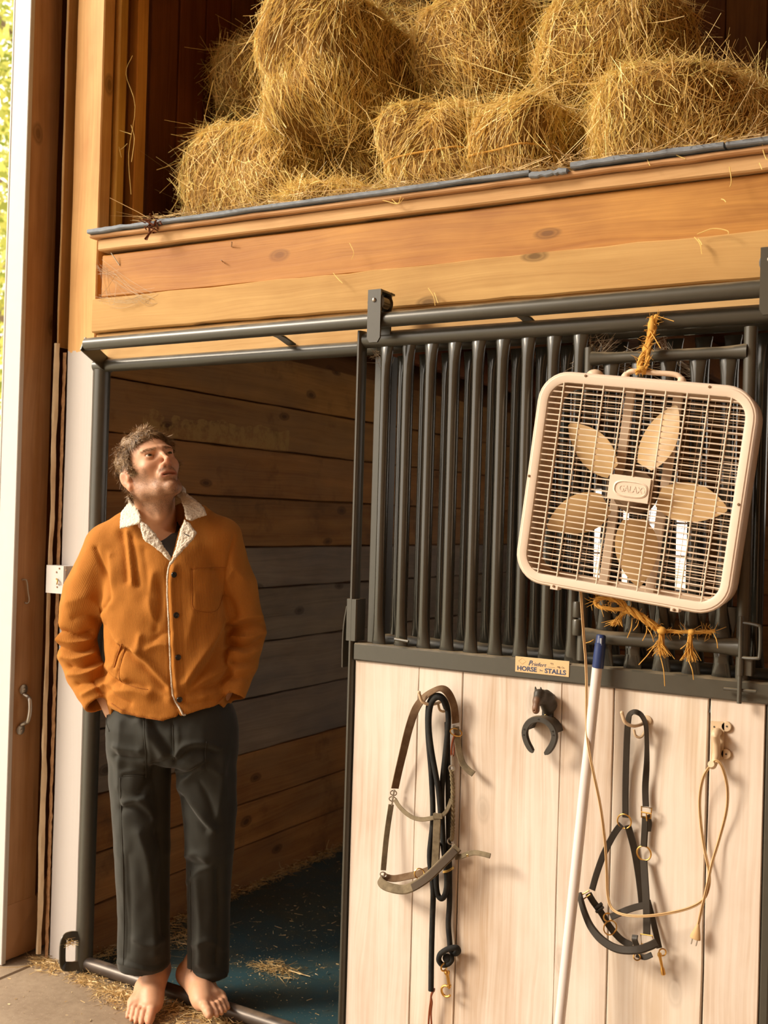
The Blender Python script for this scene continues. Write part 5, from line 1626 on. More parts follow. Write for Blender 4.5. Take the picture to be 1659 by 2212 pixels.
def foot_sdf(p, heel, ball, tip, side, ank):
    """bare foot: heel, arch, ball and five toes; side +1 = big toe to the picture's right"""
    f = unit((tip-heel)*(1, 1, 0))
    s = np.array([-f[1], f[0], 0])*(1 if np.dot(np.array([-f[1], f[0], 0]), (side, 0, 0)) > 0 else -1)
    up = np.array([0, 0, 1.0])
    base = lambda a, b, c: heel+(tip-heel)*a+s*b+up*c
    d = ell(p, base(.03, 0, .030), (.032, .036, .034))
    d = smin(d, chain(p, [ank+(0, 0, .10), ank, base(.12, .0, .045)], [.032, .031, .033], .02), .03)
    d = smin(d, chain(p, [ank-f*-.01, base(.38, .010, .052), base(.60, .012, .034), base(.74, .016, .024)], [.033, .030, .026, .021], .02), .03)
    d = smin(d, chain(p, [base(.08, -.012, .022), base(.40, -.024, .022), base(.70, -.030, .018)], [.025, .021, .018], .02), .025)
    d = smin(d, chain(p, [base(.05, .012, .024), base(.62, .026, .022), base(.72, .030, .020)], [.024, .020, .021], .02), .025)
    d = smin(d, rcone(p, base(.70, .026, .018), base(.68, -.034, .015), .019, .016), .02)
    d = smin(d, ell(p, ank+s*.033-f*.004, (.012, .014, .014)), .014)
    d = smin(d, ell(p, ank-s*.033-f*.010+(0, 0, -.008), (.012, .014, .014)), .014)
    toes = [(.030, .74, 1.00, .0140, .0135), (.0085, .76, 1.01, .0095, .0088), (-.0080, .74, .985, .0090, .0083), (-.0230, .71, .945, .0086, .0080), (-.0370, .67, .895, .0084, .0078)]
    t = None
    for b, a0, a1, r0, r1 in toes:
        e = chain(p, [base(a0, b, .016), base((a0+a1)/2, b*1.02, .0215), base(a1-.045, b*1.04, r1+.003), base(a1, b*1.05, r1*.9)], [r0*1.0, r0*.98, r1, r1*.86], .006)
        t = e if t is None else np.minimum(t, e)
    d = smin(d, t, .009)
    # extensor tendons
    for b in (.026, .008, -.008, -.020):
        d = smin(d, rcone(p, base(.45, b*.6, .066-abs(b)*.5), base(.72, b, .036), .0035, .0035), .012)
    return d
def w2l(w):
    return np.array([np.dot(w-P0, _r), np.dot(w-P0, FHv), w[2]])
heelL = np.array([L(340, 2140, .075)[0], .080, .062])
tipL = w2l(at(299, 2206, Z=.014))-(0, 0, .012)
heelR = np.array([L(405, 2140, .075)[0], .070, .052])
tipR = w2l(at(474, 2186, Z=.060))-(0, 0, .014)
ankL = np.array([L(335, 2112, .05)[0], .045, .135])
ankR = np.array([L(429, 2122, .05)[0], .040, .128])
def hand_sdf(p, wr, fdir, sx):
    """hand pushed into a pocket: palm, four fingers of unequal length, thumb out of the palm's side"""
    f = unit(fdir)
    n = unit(np.array([sx, -.2, 0])-f*np.dot(f, (sx, -.2, 0)))
    s = np.cross(f, n)
    s = s if s[1] < 0 else -s                      # towards the front
    b = lambda a, c, e: wr+f*a+s*c+n*e
    d = chain(p, [b(-.03, 0, 0), b(.02, 0, 0)], [.026, .027], .02)
    for c in (-.024, -.008, .008, .024):
        d = smin(d, rcone(p, b(.015, c*.7, 0), b(.085, c, 0), .015, .0125), .012)
    for c, ln in ((-.026, .058), (-.009, .072), (.009, .078), (.026, .066)):
        d = smin(d, chain(p, [b(.085, c, 0), b(.085+ln*.5, c*1.05, -.010), b(.085+ln, c*1.08, -.028)], [.0100, .0090, .0075], .004), .004)
    d = smin(d, chain(p, [b(.02, .022, -.004), b(.055, .044, -.014), b(.085, .052, -.020)], [.015, .0115, .0090], .006), .01)
    return d
def body_sdf(p):
    z = p[:, 2]
    d = np.full(len(p), 1.0)
    def part(m, f):
        if m.any():
            d[m] = f(p[m])
    zt = NB[2]
    def arms(q, a):
        for s_, e_, w_, sg in ((ShL, ElL, WrL, -1), (ShR, ElR, WrR, 1)):
            a = smin(a, chain(q, [s_, e_, w_], [.048, .038, .026], .02), .03)
            a = smin(a, hand_sdf(q, w_, np.array([-.40*sg, -.06, -1.0]), sg), .01)
        return a
    def upper(q):
        return smin(smin(head_sdf(q), neck_sdf(q), .020), arms(q, torso_sdf(q)), .035)
    def trunk(q):
        a = arms(q, torso_sdf(q))
        a = smin(a, rcone(q, (HipL+HipR)/2+(0, .02, .09), (HipL+HipR)/2+(0, .02, .05), .09, .085), .05)
        for h_, k_ in ((HipL, KnL), (HipR, KnR)):
            a = smin(a, rcone(q, h_, k_, .078, .050), .04)
        return a
    def legs(q):
        a = None
        for h_, k_, n_ in ((HipL, KnL, ankL), (HipR, KnR, ankR)):
            e = chain(q, [h_, k_, (k_*.62+n_*.38)+(0, .018, 0), n_+(0, 0, .07)], [.076, .048, .045, .031], .02)
            a = e if a is None else np.minimum(a, e)
        return a
    def feet(q):
        a = np.minimum(foot_sdf(q, heelL, None, tipL, 1, ankL), foot_sdf(q, heelR, None, tipR, -1, ankR))
        return smin(a, legs(q), .02)
    part(z > zt-.06, upper)
    part((z <= zt-.06) & (z > .62), trunk)
    part((z <= .62) & (z > .30), legs)
    part(z <= .30, feet)
    return d
BV, BF = surfnet(body_sdf, (-.46, -.24, -.012), (.34, .20, 1.82), .0030)
BV = relax(BV, BF, 1, .35)

person = thing('person', 'barefoot man in a rust corduroy jacket and dark trousers in the stall doorway', 'person', P0)

def _skin():
    N = NT('skin')
    tone = N.attr('stubble', 'Fac')
    lip = N.attr('lip', 'Fac')
    red = N.attr('red', 'Fac')
    nz = N.noise(objc(N), 60, 4, 0.6)
    col = N.mix(nz, (0.60, 0.315, 0.185), (0.70, 0.40, 0.255))
    col = N.mix(N.math('MULTIPLY', red, 0.75), col, (0.62, 0.20, 0.11))
    col = N.mix(N.math('MULTIPLY', lip, 0.7), col, (0.45, 0.13, 0.09))
    sn = N.noise(objc(N), 420, 2, 0.5)
    st = N.math('MULTIPLY', tone, N.ramp(sn, (0.30, 0.45), (0.62, 1.0)))
    col = N.mix(N.math('MULTIPLY', st, 0.86), col, (0.060, 0.030, 0.014))
    return N.done(col, 0.48, 0, N.bump(N.noise(objc(N), 320, 3), 0.12, 0.001), Specular_IOR_Level=0.4, Subsurface_Weight=0.08, Subsurface_Radius=(0.012, 0.004, 0.002), Subsurface_Scale=0.6)
M_skin = _skin()
body = mesh_obj('body', to_world(BV), BF, M_skin, person, 180)
H_ = l2h(BV)
hx, hy, hz = np.abs(H_[:, 0]), H_[:, 1], H_[:, 2]
near = np.linalg.norm(H_, axis=1) < .165
sm = lambda a, b, t: np.clip((t-a)/(b-a), 0, 1)**2*(3-2*np.clip((t-a)/(b-a), 0, 1))
# beard: jaw, chin, upper lip; fading down the throat
top = -.066+.056*sm(.036, .068, hx)
be = sm(.012, -.010, hz-top)*sm(.045, .020, hy)
mo = sm(.010, .003, np.abs(hz+.0555))*sm(.030, .022, hx)*(hy < -.07)
under = sm(-.100, -.122, hz)*sm(.05, .0, hy)
be = np.maximum(np.maximum(be*.74, mo*.95), be*under*.95)
be *= 1-.8*(np.exp(-(((hz+.0700)/.0085)**2))*(hx < .024)*(hy < -.08))
soul = np.exp(-((hx/.010)**2+((hz+.088)/.006)**2))*(hy < -.07)
thr = sm(-.165, -.125, hz)
be = np.clip(np.maximum(be, soul*.7)*thr*near*(.78+.3*fnoise(H_, (45, 45, 45), 3.0)), 0, 1)
be[(hx > .068) & (hz > -.058) & (hy > -.002)] = 0
fattr(body, 'stubble', be)
fattr(body, 'lip', near*(np.exp(-((hz+.0702)/.0080)**4)*(hx < .0245)*(hy < -.083)))
earm = np.exp(-(((hx-.080)/.012)**2+((hy-.015)/.022)**2+((hz+.022)/.034)**2))
red = near*np.clip(earm*.9+.7*np.exp(-((hx/.016)**2+((hz+.042)/.014)**2))*(hy < -.09)+.25*np.exp(-(((hx-.045)/.02)**2+((hz+.03)/.02)**2)), 0, 1)
red = np.maximum(red, .35*(BV[:, 2] < .045)*(BV[:, 1] < -.06))
fattr(body, 'red', red)

# eyes
def _eye():
    N = NT('eye')
    g = N.attr('guv')
    r = N.n('SeparateXYZ', 'X', None, Vector=g)
    col = N.ramp(r, (0.0, (0.004, 0.004, 0.004)), (0.17, (0.01, 0.01, 0.008)), (0.20, (0.12, 0.10, 0.06)), (0.42, (0.10, 0.07, 0.035)), (0.47, (0.62, 0.52, 0.44)))
    return N.done(col, 0.12, 0, None, Specular_IOR_Level=0.6)
M_eye = _eye()
for ex, ey, ez in EYES:
    c = h2l((ex, ey, ez))
    look = unit(HR@unit(np.array([.02, -1, .10])))
    a = unit(np.cross(look, (0, 0, 1)))
    b = np.cross(look, a)
    th = np.linspace(0, math.pi, 18)
    ph = np.arange(24)*2*math.pi/24
    P = np.array([[c+.0122*HS*(math.cos(t)*look+math.sin(t)*(math.cos(f)*a+math.sin(f)*b)) for f in ph] for t in th])
    g = np.zeros((18, 24, 3))
    g[:, :, 0] = np.minimum(1, th/1.30)[:, None]
    eb = MB().grid(to_world(P.reshape(-1, 3)).reshape(18, 24, 3), True, False, g)
    eb.build('eyeball', M_eye, person, 180)

# teeth between the parted lips
tz = np.linspace(-.017, .017, 15)
tp_ = np.array([h2l((x, -.0870+.55*x*x/.017*.6, -.0690)) for x in tz])
MB().strap(to_world(tp_), .0042, .002, HR@np.array([0, -1.0, 0])@np.eye(3)).build('teeth', plain('teeth', (.70, .64, .54), .3), person, 180)
# hair: clumped strands rooted on the scalp
def hair_mat(name, a, b2):
    N = NT(name)
    col = N.ramp(N.attr('rnd', 'Fac'), (0.0, a), (1.0, b2))
    return N.done(col, 0.42, 0, None, Specular_IOR_Level=0.45)
M_hair = hair_mat('brown_hair', (0.105, 0.058, 0.027), (0.44, 0.275, 0.135))
M_beard = hair_mat('short_beard', (0.05, 0.026, 0.012), (0.18, 0.095, 0.045))
BN = normals(BV, BF)
if np.mean((BN*(BV-BV.mean(0))).sum(1)) < 0:
    BN = -BN
line = .062-.010*np.cos(H_[:, 0]*60)                 # hairline height at the forehead
scalp = near & (((hy > -.062) & (hz > .058)) | ((hz > .050) & (hy > -.074) & (hx < .05)) | ((hy > -.036) & (hz > .020)) | ((hy > .022) & (hz > -.070)) | ((hy > -.030) & (hy < .004) & (hx > .055) & (hz > -.022) & (hz < .03)))
scalp &= ~((hx > .069) & (np.abs(hz+.022) < .036) & (hy > -.004) & (hy < .040))
cap_ids = np.where(scalp)[0]
def strands(name, ids, n, ln, wd, curl, mat, comb, lift, seg=6, rs=1.0):
    ids = rng.choice(ids, n)
    P = BV[ids]+BN[ids]*.001+rng.normal(0, .0012, (n, 3))
    h = l2h(P)
    D = comb(h)@HR.T
    N0 = BN[ids]
    D = D-N0*(D*N0).sum(1)[:, None]
    D /= np.linalg.norm(D, axis=1)[:, None]+1e-9
    clump = np.stack([fnoise(h, (38, 38, 38), 11.0*k) for k in (1, 2, 3)], 1)
    D = D+clump*curl+rng.normal(0, .11, (n, 3))
    lf = rng.uniform(lift[0], lift[1], n)[:, None]
    pts = [P]
    L_ = ln*rng.uniform(.6, 1.25, n)[:, None]
    Dir = D/np.linalg.norm(D, axis=1)[:, None]+N0*lf
    tw = clump[:, [1, 2, 0]]*curl
    for i in range(seg):
        Dir = Dir/np.linalg.norm(Dir, axis=1)[:, None]
        pts.append(pts[-1]+Dir*L_/seg)
        Dir = Dir+tw*.75-N0*.22*(lf > .08)+np.array([0, 0, -.10])+rng.normal(0, .10, (n, 3))
    C = np.stack(pts, 1)
    view = to_px(P)
    side = np.cross(np.gradient(C, axis=1), N0[:, None]+.3*rng.normal(0, 1, (n, 1, 3)))
    side /= np.linalg.norm(side, axis=2)[:, :, None]+1e-9
    w = (wd*rng.uniform(.6, 1.3, n))[:, None, None]*(1-.8*np.linspace(0, 1, seg+1)**1.5)[None, :, None]*.5
    V = np.stack([C-side*w, C+side*w], 2).reshape(-1, 3)
    k = (np.arange(n)*(seg+1)*2)[:, None]
    F = np.stack([np.concatenate([k+2*i, k+2*i+1, k+2*i+3, k+2*i+2], 1) for i in range(seg)], 1).reshape(-1, 4)
    o = mesh_obj(name, to_world(V), F, mat, person, 180)
    r = np.clip(.5+.45*clump[:, 0]+rng.normal(0, .18, n), 0, 1)
    fattr(o, 'rnd', np.repeat(r, (seg+1)*2))
    return o
def comb(h):
    """from the crown forwards over the brow, down the sides and the nape"""
    c = np.array([.0, .055, .105])
    d = h-c
    d[:, 2] *= .8
    d[:, 1] -= .02
    return d
# soft mass of hair under the strands
fc = BF[scalp[BF].all(1)]
uq, inv = np.unique(fc, return_inverse=True)
fc2 = inv.reshape(fc.shape)
edge_ = np.bincount(fc2.ravel(), minlength=len(uq)) < 4
hq = l2h(BV[uq])
dist = np.full(len(uq), 9.0)
eb_ = hq[edge_]
for s_ in range(0, len(uq), 2000):
    dd = hq[s_:s_+2000, None]-eb_[None, ::3]
    dist[s_:s_+2000] = np.sqrt((dd*dd).sum(2).min(1))
th_ = np.clip(dist/.022, 0, 1)**.6
wv = fnoise(hq, (30, 30, 30), 5.0)+.5*fnoise(hq, (70, 70, 70), 8.0)
CV = BV[uq]+BN[uq]*(.0005+th_*(.016+.008*wv))[:, None]
cap = mesh_obj('hair', to_world(CV), fc2, M_hair, person, 180)
fattr(cap, 'rnd', np.clip(.25+.35*wv, 0, .7))
BVs, BNs = BV, BN
BV = BV.copy()
BV[uq] = BV[uq]+BN[uq]*(th_*(.012+.008*wv))[:, None]
hair = strands('hair_strands', cap_ids, 11000, .027, .0012, 1.0, M_hair, comb, (.0, .13), 7)
fr = np.where(scalp & (hy < -.030) & (hz > .045))[0]
fringe = strands('fringe', fr, 1900, .034, .0012, .9, M_hair, lambda h: np.array([.45, -.8, -.35])+0*h, (.05, .32))
nape = np.where(scalp & (hz < .0) & (hy > .015))[0]
nh = strands('nape_hair', nape, 1500, .036, .0013, .8, M_hair, lambda h: np.array([0, .30, -.95])+0*h, (.05, .30))
for o in (hair, fringe, nh):
    put(o, cap)
BV = BVs
strands('beard', np.where(be > .35)[0], 2600, .0030, .0005, .4, M_beard, lambda h: np.array([0, -.3, -1.0])+0*h, (.35, 1.0), 3)
br_ids = np.where(near & (np.abs(hz-(.0138+.10*(hx-.018)-3.0*np.clip(hx-.034, 0, 1)**1.6)) < .0028) & (hx > .011) & (hx < .050) & (hy < -.055))[0]
for sg in (-1, 1):
    strands('eyebrow', br_ids[np.sign(H_[br_ids, 0]) == sg], 165, .0070, .0006, .25, M_hair, lambda h: np.stack([np.sign(h[:, 0]), 0*h[:, 0], .25+0*h[:, 0]], 1), (.05, .35), 3)
# ---------------------------------------------------------------- trousers
def _twill():
    N = NT('dark_twill')
    o = objc(N)
    w = N.n('TexWave', 'Fac', {'bands_direction': 'DIAGONAL'}, Vector=o, Scale=420.0)
    n = N.noise(o, 16, 5, 0.65)
    f = N.noise(o, 300, 2, 0.5)
    col = N.mix(N.math('ADD', N.math('MULTIPLY', n, 0.7), N.math('MULTIPLY', f, 0.3)), (0.014, 0.0145, 0.012), (0.034, 0.034, 0.028))
    b = N.n('Bump', 0, None, Height=N.math('ADD', w, N.math('MULTIPLY', f, 1.5)), Strength=0.25, Distance=0.0006)
    return N.done(col, 0.7, 0, b, Specular_IOR_Level=0.3, Sheen_Weight=0.22, Sheen_Roughness=0.4)
M_twill = _twill()
TL = [L(303, 1565, .0), L(302, 1680, -.005), L(307, 1830, -.018), L(310, 1960, -.002), L(311, 2105, .012)]
TR = [L(441, 1565, .0), L(447, 1680, -.005), L(453, 1745, -.010), L(452.5, 1830, -.016), L(451, 1930, .0), L(449.5, 2128, .012)]
RL = [.100, .0925, .0835, .0775, .0800]
RR = [.098, .0890, .0820, .0735, .0655, .0630]
def trousers_sdf(p):
    q = p.copy()
    a = chain(q, TL, RL, .006)
    b = chain(q, TR, RR, .006)
    for k, (c, sl) in enumerate(((L(311, 2082, .01), .10), (L(450, 2103, .01), .06))):
        cut = (c[2]+sl*(p[:, 1]-c[1]))-p[:, 2]
        if k == 0:
            a = smax(a, cut, .004)
        else:
            b = smax(b, cut, .004)
    d = smin(a, b, .012)
    pel = loft(p, [(L(0, 1690)[2], L(245, 1690)[0], L(500, 1690)[0], .0, .11), (L(0, 1640)[2], L(234, 1640)[0], L(511, 1640)[0], .0, .128), (L(0, 1560)[2], L(228, 1560)[0], L(512, 1560)[0], .0, .132), (L(0, 1440)[2], L(262, 1440)[0], L(474, 1440)[0], .015, .095)], 2.3)
    d = smin(d, smax(pel, -(p[:, 2]-L(0, 1634)[2]), .05), .02)
    return smax(d, p[:, 2]-L(0, 1490)[2], .01)
TV, TF = surfnet(trousers_sdf, (-.28, -.20, .06), (.24, .20, 1.06), .0042)
TV = relax(TV, TF, 2)
tcr = [
    ([(310, 1545), (314, 1600), (316, 1640), (315, 1682)], -2.2, 2.2), ([(318, 1545), (322, 1600), (324, 1640), (323, 1682)], 1.6, 4),
    ([(266, 1677), (290, 1674), (316, 1676)], -2.5, 2.5), ([(266, 1668), (290, 1664), (314, 1667)], 2.0, 5),
    ([(250, 1612), (275, 1618), (300, 1622)], 3.0, 7), ([(252, 1632), (285, 1640), (308, 1640)], -3.0, 7),
    ([(300, 1560), (330, 1600), (352, 1630)], 4.5, 13), ([(330, 1560), (352, 1600), (370, 1625)], -4.5, 9),
    ([(373, 1560), (374, 1600), (376, 1645)], -3.5, 3), ([(384, 1570), (385, 1600), (378, 1630)], 2.5, 4),
    ([(378, 1632), (400, 1610), (440, 1605), (474, 1615)], 5.0, 8), ([(380, 1650), (410, 1622), (445, 1620), (470, 1628)], -4.5, 7),
    ([(385, 1662), (410, 1655), (440, 1640)], 4.5, 8), ([(400, 1685), (425, 1660), (450, 1655), (470, 1668)], 5.0, 9), ([(405, 1672), (430, 1652), (446, 1648)], -3.5, 6),
    ([(446, 1600), (443, 1630), (446, 1662)], -2.5, 2.5), ([(372, 1640), (350, 1650), (320, 1690), (300, 1720)], -4.0, 11),
    ([(268, 1735), (290, 1728), (312, 1725)], 4.0, 8), ([(265, 1745), (295, 1745), (325, 1765)], -4.5, 9), ([(300, 1730), (320, 1748), (332, 1770)], 4.0, 9),
    ([(392, 1700), (415, 1735), (440, 1770), (460, 1792)], 5.5, 10), ([(395, 1722), (418, 1758), (446, 1792)], -4.0, 8), ([(430, 1690), (448, 1720), (462, 1760)], -3.5, 8),
    ([(480, 1640), (476, 1700), (470, 1760)], 4.0, 10), ([(400, 1850), (425, 1845), (445, 1860)], 3.5, 7), ([(402, 1862), (425, 1870), (452, 1866)], -3.5, 8),
    ([(405, 1905), (430, 1880), (455, 1870)], 3.0, 7), ([(300, 1800), (318, 1860), (330, 1960), (332, 2060)], 5.0, 12), ([(345, 1800), (352, 1900), (352, 2020)], -4.0, 10),
    ([(275, 1850), (280, 1950), (278, 2060)], -3.0, 12), ([(258, 1700), (266, 1850), (272, 2000), (270, 2080)], -1.5, 2), ([(425, 1900), (432, 2000), (430, 2080)], 4.0, 9), ([(470, 1880), (472, 1990), (468, 2080)], -4.0, 9),
    ([(410, 1890), (412, 1990), (413, 2100)], -2.2, 2.2), ([(256, 2078), (290, 2090), (330, 2097), (366, 2082)], 2.2, 5), ([(256, 2068), (290, 2080), (330, 2087), (366, 2072)], -1.8, 3),
    ([(406, 2104), (440, 2112), (492, 2108)], 2.2, 5), ([(406, 2095), (440, 2103), (492, 2098)], -1.6, 3), ([(420, 2040), (450, 2030), (480, 2050)], 3.0, 8), ([(290, 2030), (315, 2040), (350, 2030)], 3.0, 9),
    ([(330, 1640), (340, 1720), (342, 1800)], -4.0, 16), ([(262, 1560), (258, 1620), (256, 1700)], 2.5, 10)]
tcr = [(a, b*(2.5 if c > 4 else 1.1), c) for a, b, c in tcr]
TV, TN = creases(TV, TF, tcr, lambda V, q: V[:, 1] < .02, .0)
TV = TV+TN*((fnoise(TV, (14, 14, 6), 2.0)*.0045+fnoise(TV, (34, 34, 14), 4.0)*.0022)*np.clip(-TN[:, 1]*1.4, .08, 1))[:, None]
TV = relax(TV, TF, 1)
trs = mesh_obj('trousers', to_world(TV), TF, M_twill, person, 180)
bvT = BVHTree.FromPolygons([Vector(v) for v in to_world(TV)], TF.tolist())
def hit(bv, px, py, off=.001):
    d = CF + (px-829.5)/FPX*CR - (py-1106)/FPX*CU
    h = bv.ray_cast(Vector(CAM), Vector(d/np.linalg.norm(d)))
    return None if h[0] is None else (np.array(h[0])+np.array(h[1])*off, np.array(h[1]))
def seam(bv, poly, name, m, parent, r=.0012, off=.0006, n=8):
    q = spline(np.asarray(poly, float), n)
    pts = [hit(bv, x, y, off) for x, y in q]
    pts = [p[0] for p in pts if p is not None]
    return MB().tube(pts, r, 6).build(name, m, parent, 180)
M_thread = plain('dark_thread', (0.03, 0.03, 0.026), 0.8)
M_twill2 = plain('twill_edge', (0.040, 0.040, 0.034), 0.75)
seam(bvT, [(309, 1546), (313, 1600), (315, 1640), (314.5, 1680)], 'patch_pocket_seam', M_twill2, trs, .0011)
seam(bvT, [(267, 1676), (290, 1675), (314, 1677)], 'patch_pocket_flap', M_twill2, trs, .0011)
seam(bvT, [(235, 1538), (229, 1550), (231, 1566), (236, 1580)], 'side_pocket_edge', M_twill2, trs, .0016)
seam(bvT, [(446, 1602), (443, 1630), (446, 1660)], 'right_pocket_seam', M_twill2, trs, .0010)
seam(bvT, [(373, 1566), (374, 1600), (376, 1640)], 'fly_seam', M_twill2, trs, .0012)
seam(bvT, [(259, 1680), (265, 1850), (268, 2000), (266, 2084)], 'outer_seam', M_twill2, trs, .0011)
seam(bvT, [(411, 1880), (412, 1990), (413, 2104)], 'inner_seam', M_twill2, trs, .0011)

# ---------------------------------------------------------------- t-shirt
def shirt_sdf(p):
    d = loft(p, [(r[0], r[1]-.008, r[2]+.008, r[3], r[4]+.010) for r in rows_body[:4]], 2.2)
    d = smin(d, np.minimum(rcone(p, NB+(-.06, .03, -.03), ShL, .052, .056), rcone(p, NB+(.07, .03, -.03), ShR, .052, .056)), .05)
    d = smin(d, neck_sdf(p)-.006, .03)
    c = L(330, 1086, -.06)
    hole = ell(p, c, (.087, .15, .120))
    d = smax(d, -hole, .006)
    d = smax(d, p[:, 2]-L(0, 1090)[2], .01)
    return smax(d, L(0, 1420)[2]-p[:, 2], .01)
SV, SF = surfnet(shirt_sdf, (-.28, -.22, 1.0), (.22, .2, 1.62), .0045)
SV = relax(SV, SF, 2)
M_shirt = plain('charcoal_knit', (0.034, 0.030, 0.027), 0.85, 0, 0.15, 90, 0.3)
mesh_obj('t_shirt', to_world(SV), SF, M_shirt, person, 180)

# ---------------------------------------------------------------- jacket
sleeveL = [L(232, 1190, .012), L(190, 1280, .030), L(159, 1378, .052), L(185, 1455, .010), L(214, 1518, -.040)]
sleeveR = [L(474, 1170, .012), L(508, 1265, .035), L(533, 1362, .060), L(522, 1432, .015), L(503, 1500, -.030)]
slL, slR = [.074, .072, .066, .058, .046], [.070, .064, .060, .052, .040]
jrows = [(L(0, py)[2], L(a, py)[0], L(b, py)[0], .015, dp) for py, a, b, dp in ((1095, 290, 420, .06), (1130, 258, 452, .085), (1165, 236, 470, .110), (1220, 226, 484, .128), (1300, 224, 488, .136), (1400, 227, 491, .138), (1460, 231, 495, .140), (1500, 235, 498, .142), (1580, 240, 500, .144))]
vpoly = [(298, 1060), (306, 1128), (330, 1172), (369, 1208), (384, 1160), (398, 1118), (402, 1060)]
def poly_sd(q, poly):
    poly = np.asarray(poly, float)
    d = np.full(len(q), 1e9)
    ins = np.zeros(len(q), bool)
    k = len(poly)
    for i in range(k):
        a, b = poly[i], poly[(i+1) % k]
        ab = b-a
        t = np.clip(((q-a)@ab)/(ab@ab), 0, 1)
        d = np.minimum(d, np.linalg.norm(q-a-t[:, None]*ab, axis=1))
        c = ((a[1] > q[:, 1]) != (b[1] > q[:, 1])) & (q[:, 0] < (b[0]-a[0])*(q[:, 1]-a[1])/(b[1]-a[1]+1e-12)+a[0])
        ins ^= c
    return np.where(ins, -d, d)
PXM = 709.0
def jacket_sdf(p):
    d = loft(p, jrows, 2.5)
    sh = np.minimum(rcone(p, L(312, 1122, .03), L(232, 1176, .015), .050, .062), rcone(p, L(405, 1120, .03), L(474, 1160, .015), .050, .058))
    d = smin(d, sh, .05)
    for s_, r_ in ((sleeveL, slL), (sleeveR, slR)):
        e = chain(p, s_, r_, .008)
        ax = unit(s_[-1]-s_[-2])
        e = smax(e, (p-s_[-1])@ax-.006, .006)
        e = smax(e, -(rcone(p, s_[-1]-ax*.03, s_[-1]+ax*.05, r_[-1]-.009, r_[-1]-.007)), .003)
        d = smin(d, e, .022)
    h0 = L(368, 1532, 0)[2]
    xr = p[:, 0]-L(368, 1532)[0]
    hem = h0+.020*np.abs(xr)/.17+.035*np.clip(xr, 0, 1)/.17*.6-.010*np.clip(-p[:, 1], 0, .2)/.14-p[:, 2]
    nosleeve = np.minimum(chain(p, sleeveL[1:], [x+.012 for x in slL[1:]]), chain(p, sleeveR[1:], [x+.012 for x in slR[1:]]))
    d = np.where(nosleeve < 0, d, smax(d, hem, .004))
    q = to_px(p)
    v = poly_sd(q, vpoly)/PXM
    v = np.maximum(v, p[:, 1]-.03)
    d = smax(d, -v, .006)
    nv = poly_sd(q, [(379.5, 1580), (384, 1534), (406, 1580)])/PXM
    return smax(d, -np.maximum(nv, p[:, 1]-.0), .003)
JV, JF = surfnet(jacket_sdf, (-.45, -.24, .86), (.34, .22, 1.62), .0042)
JV = relax(JV, JF, 2)
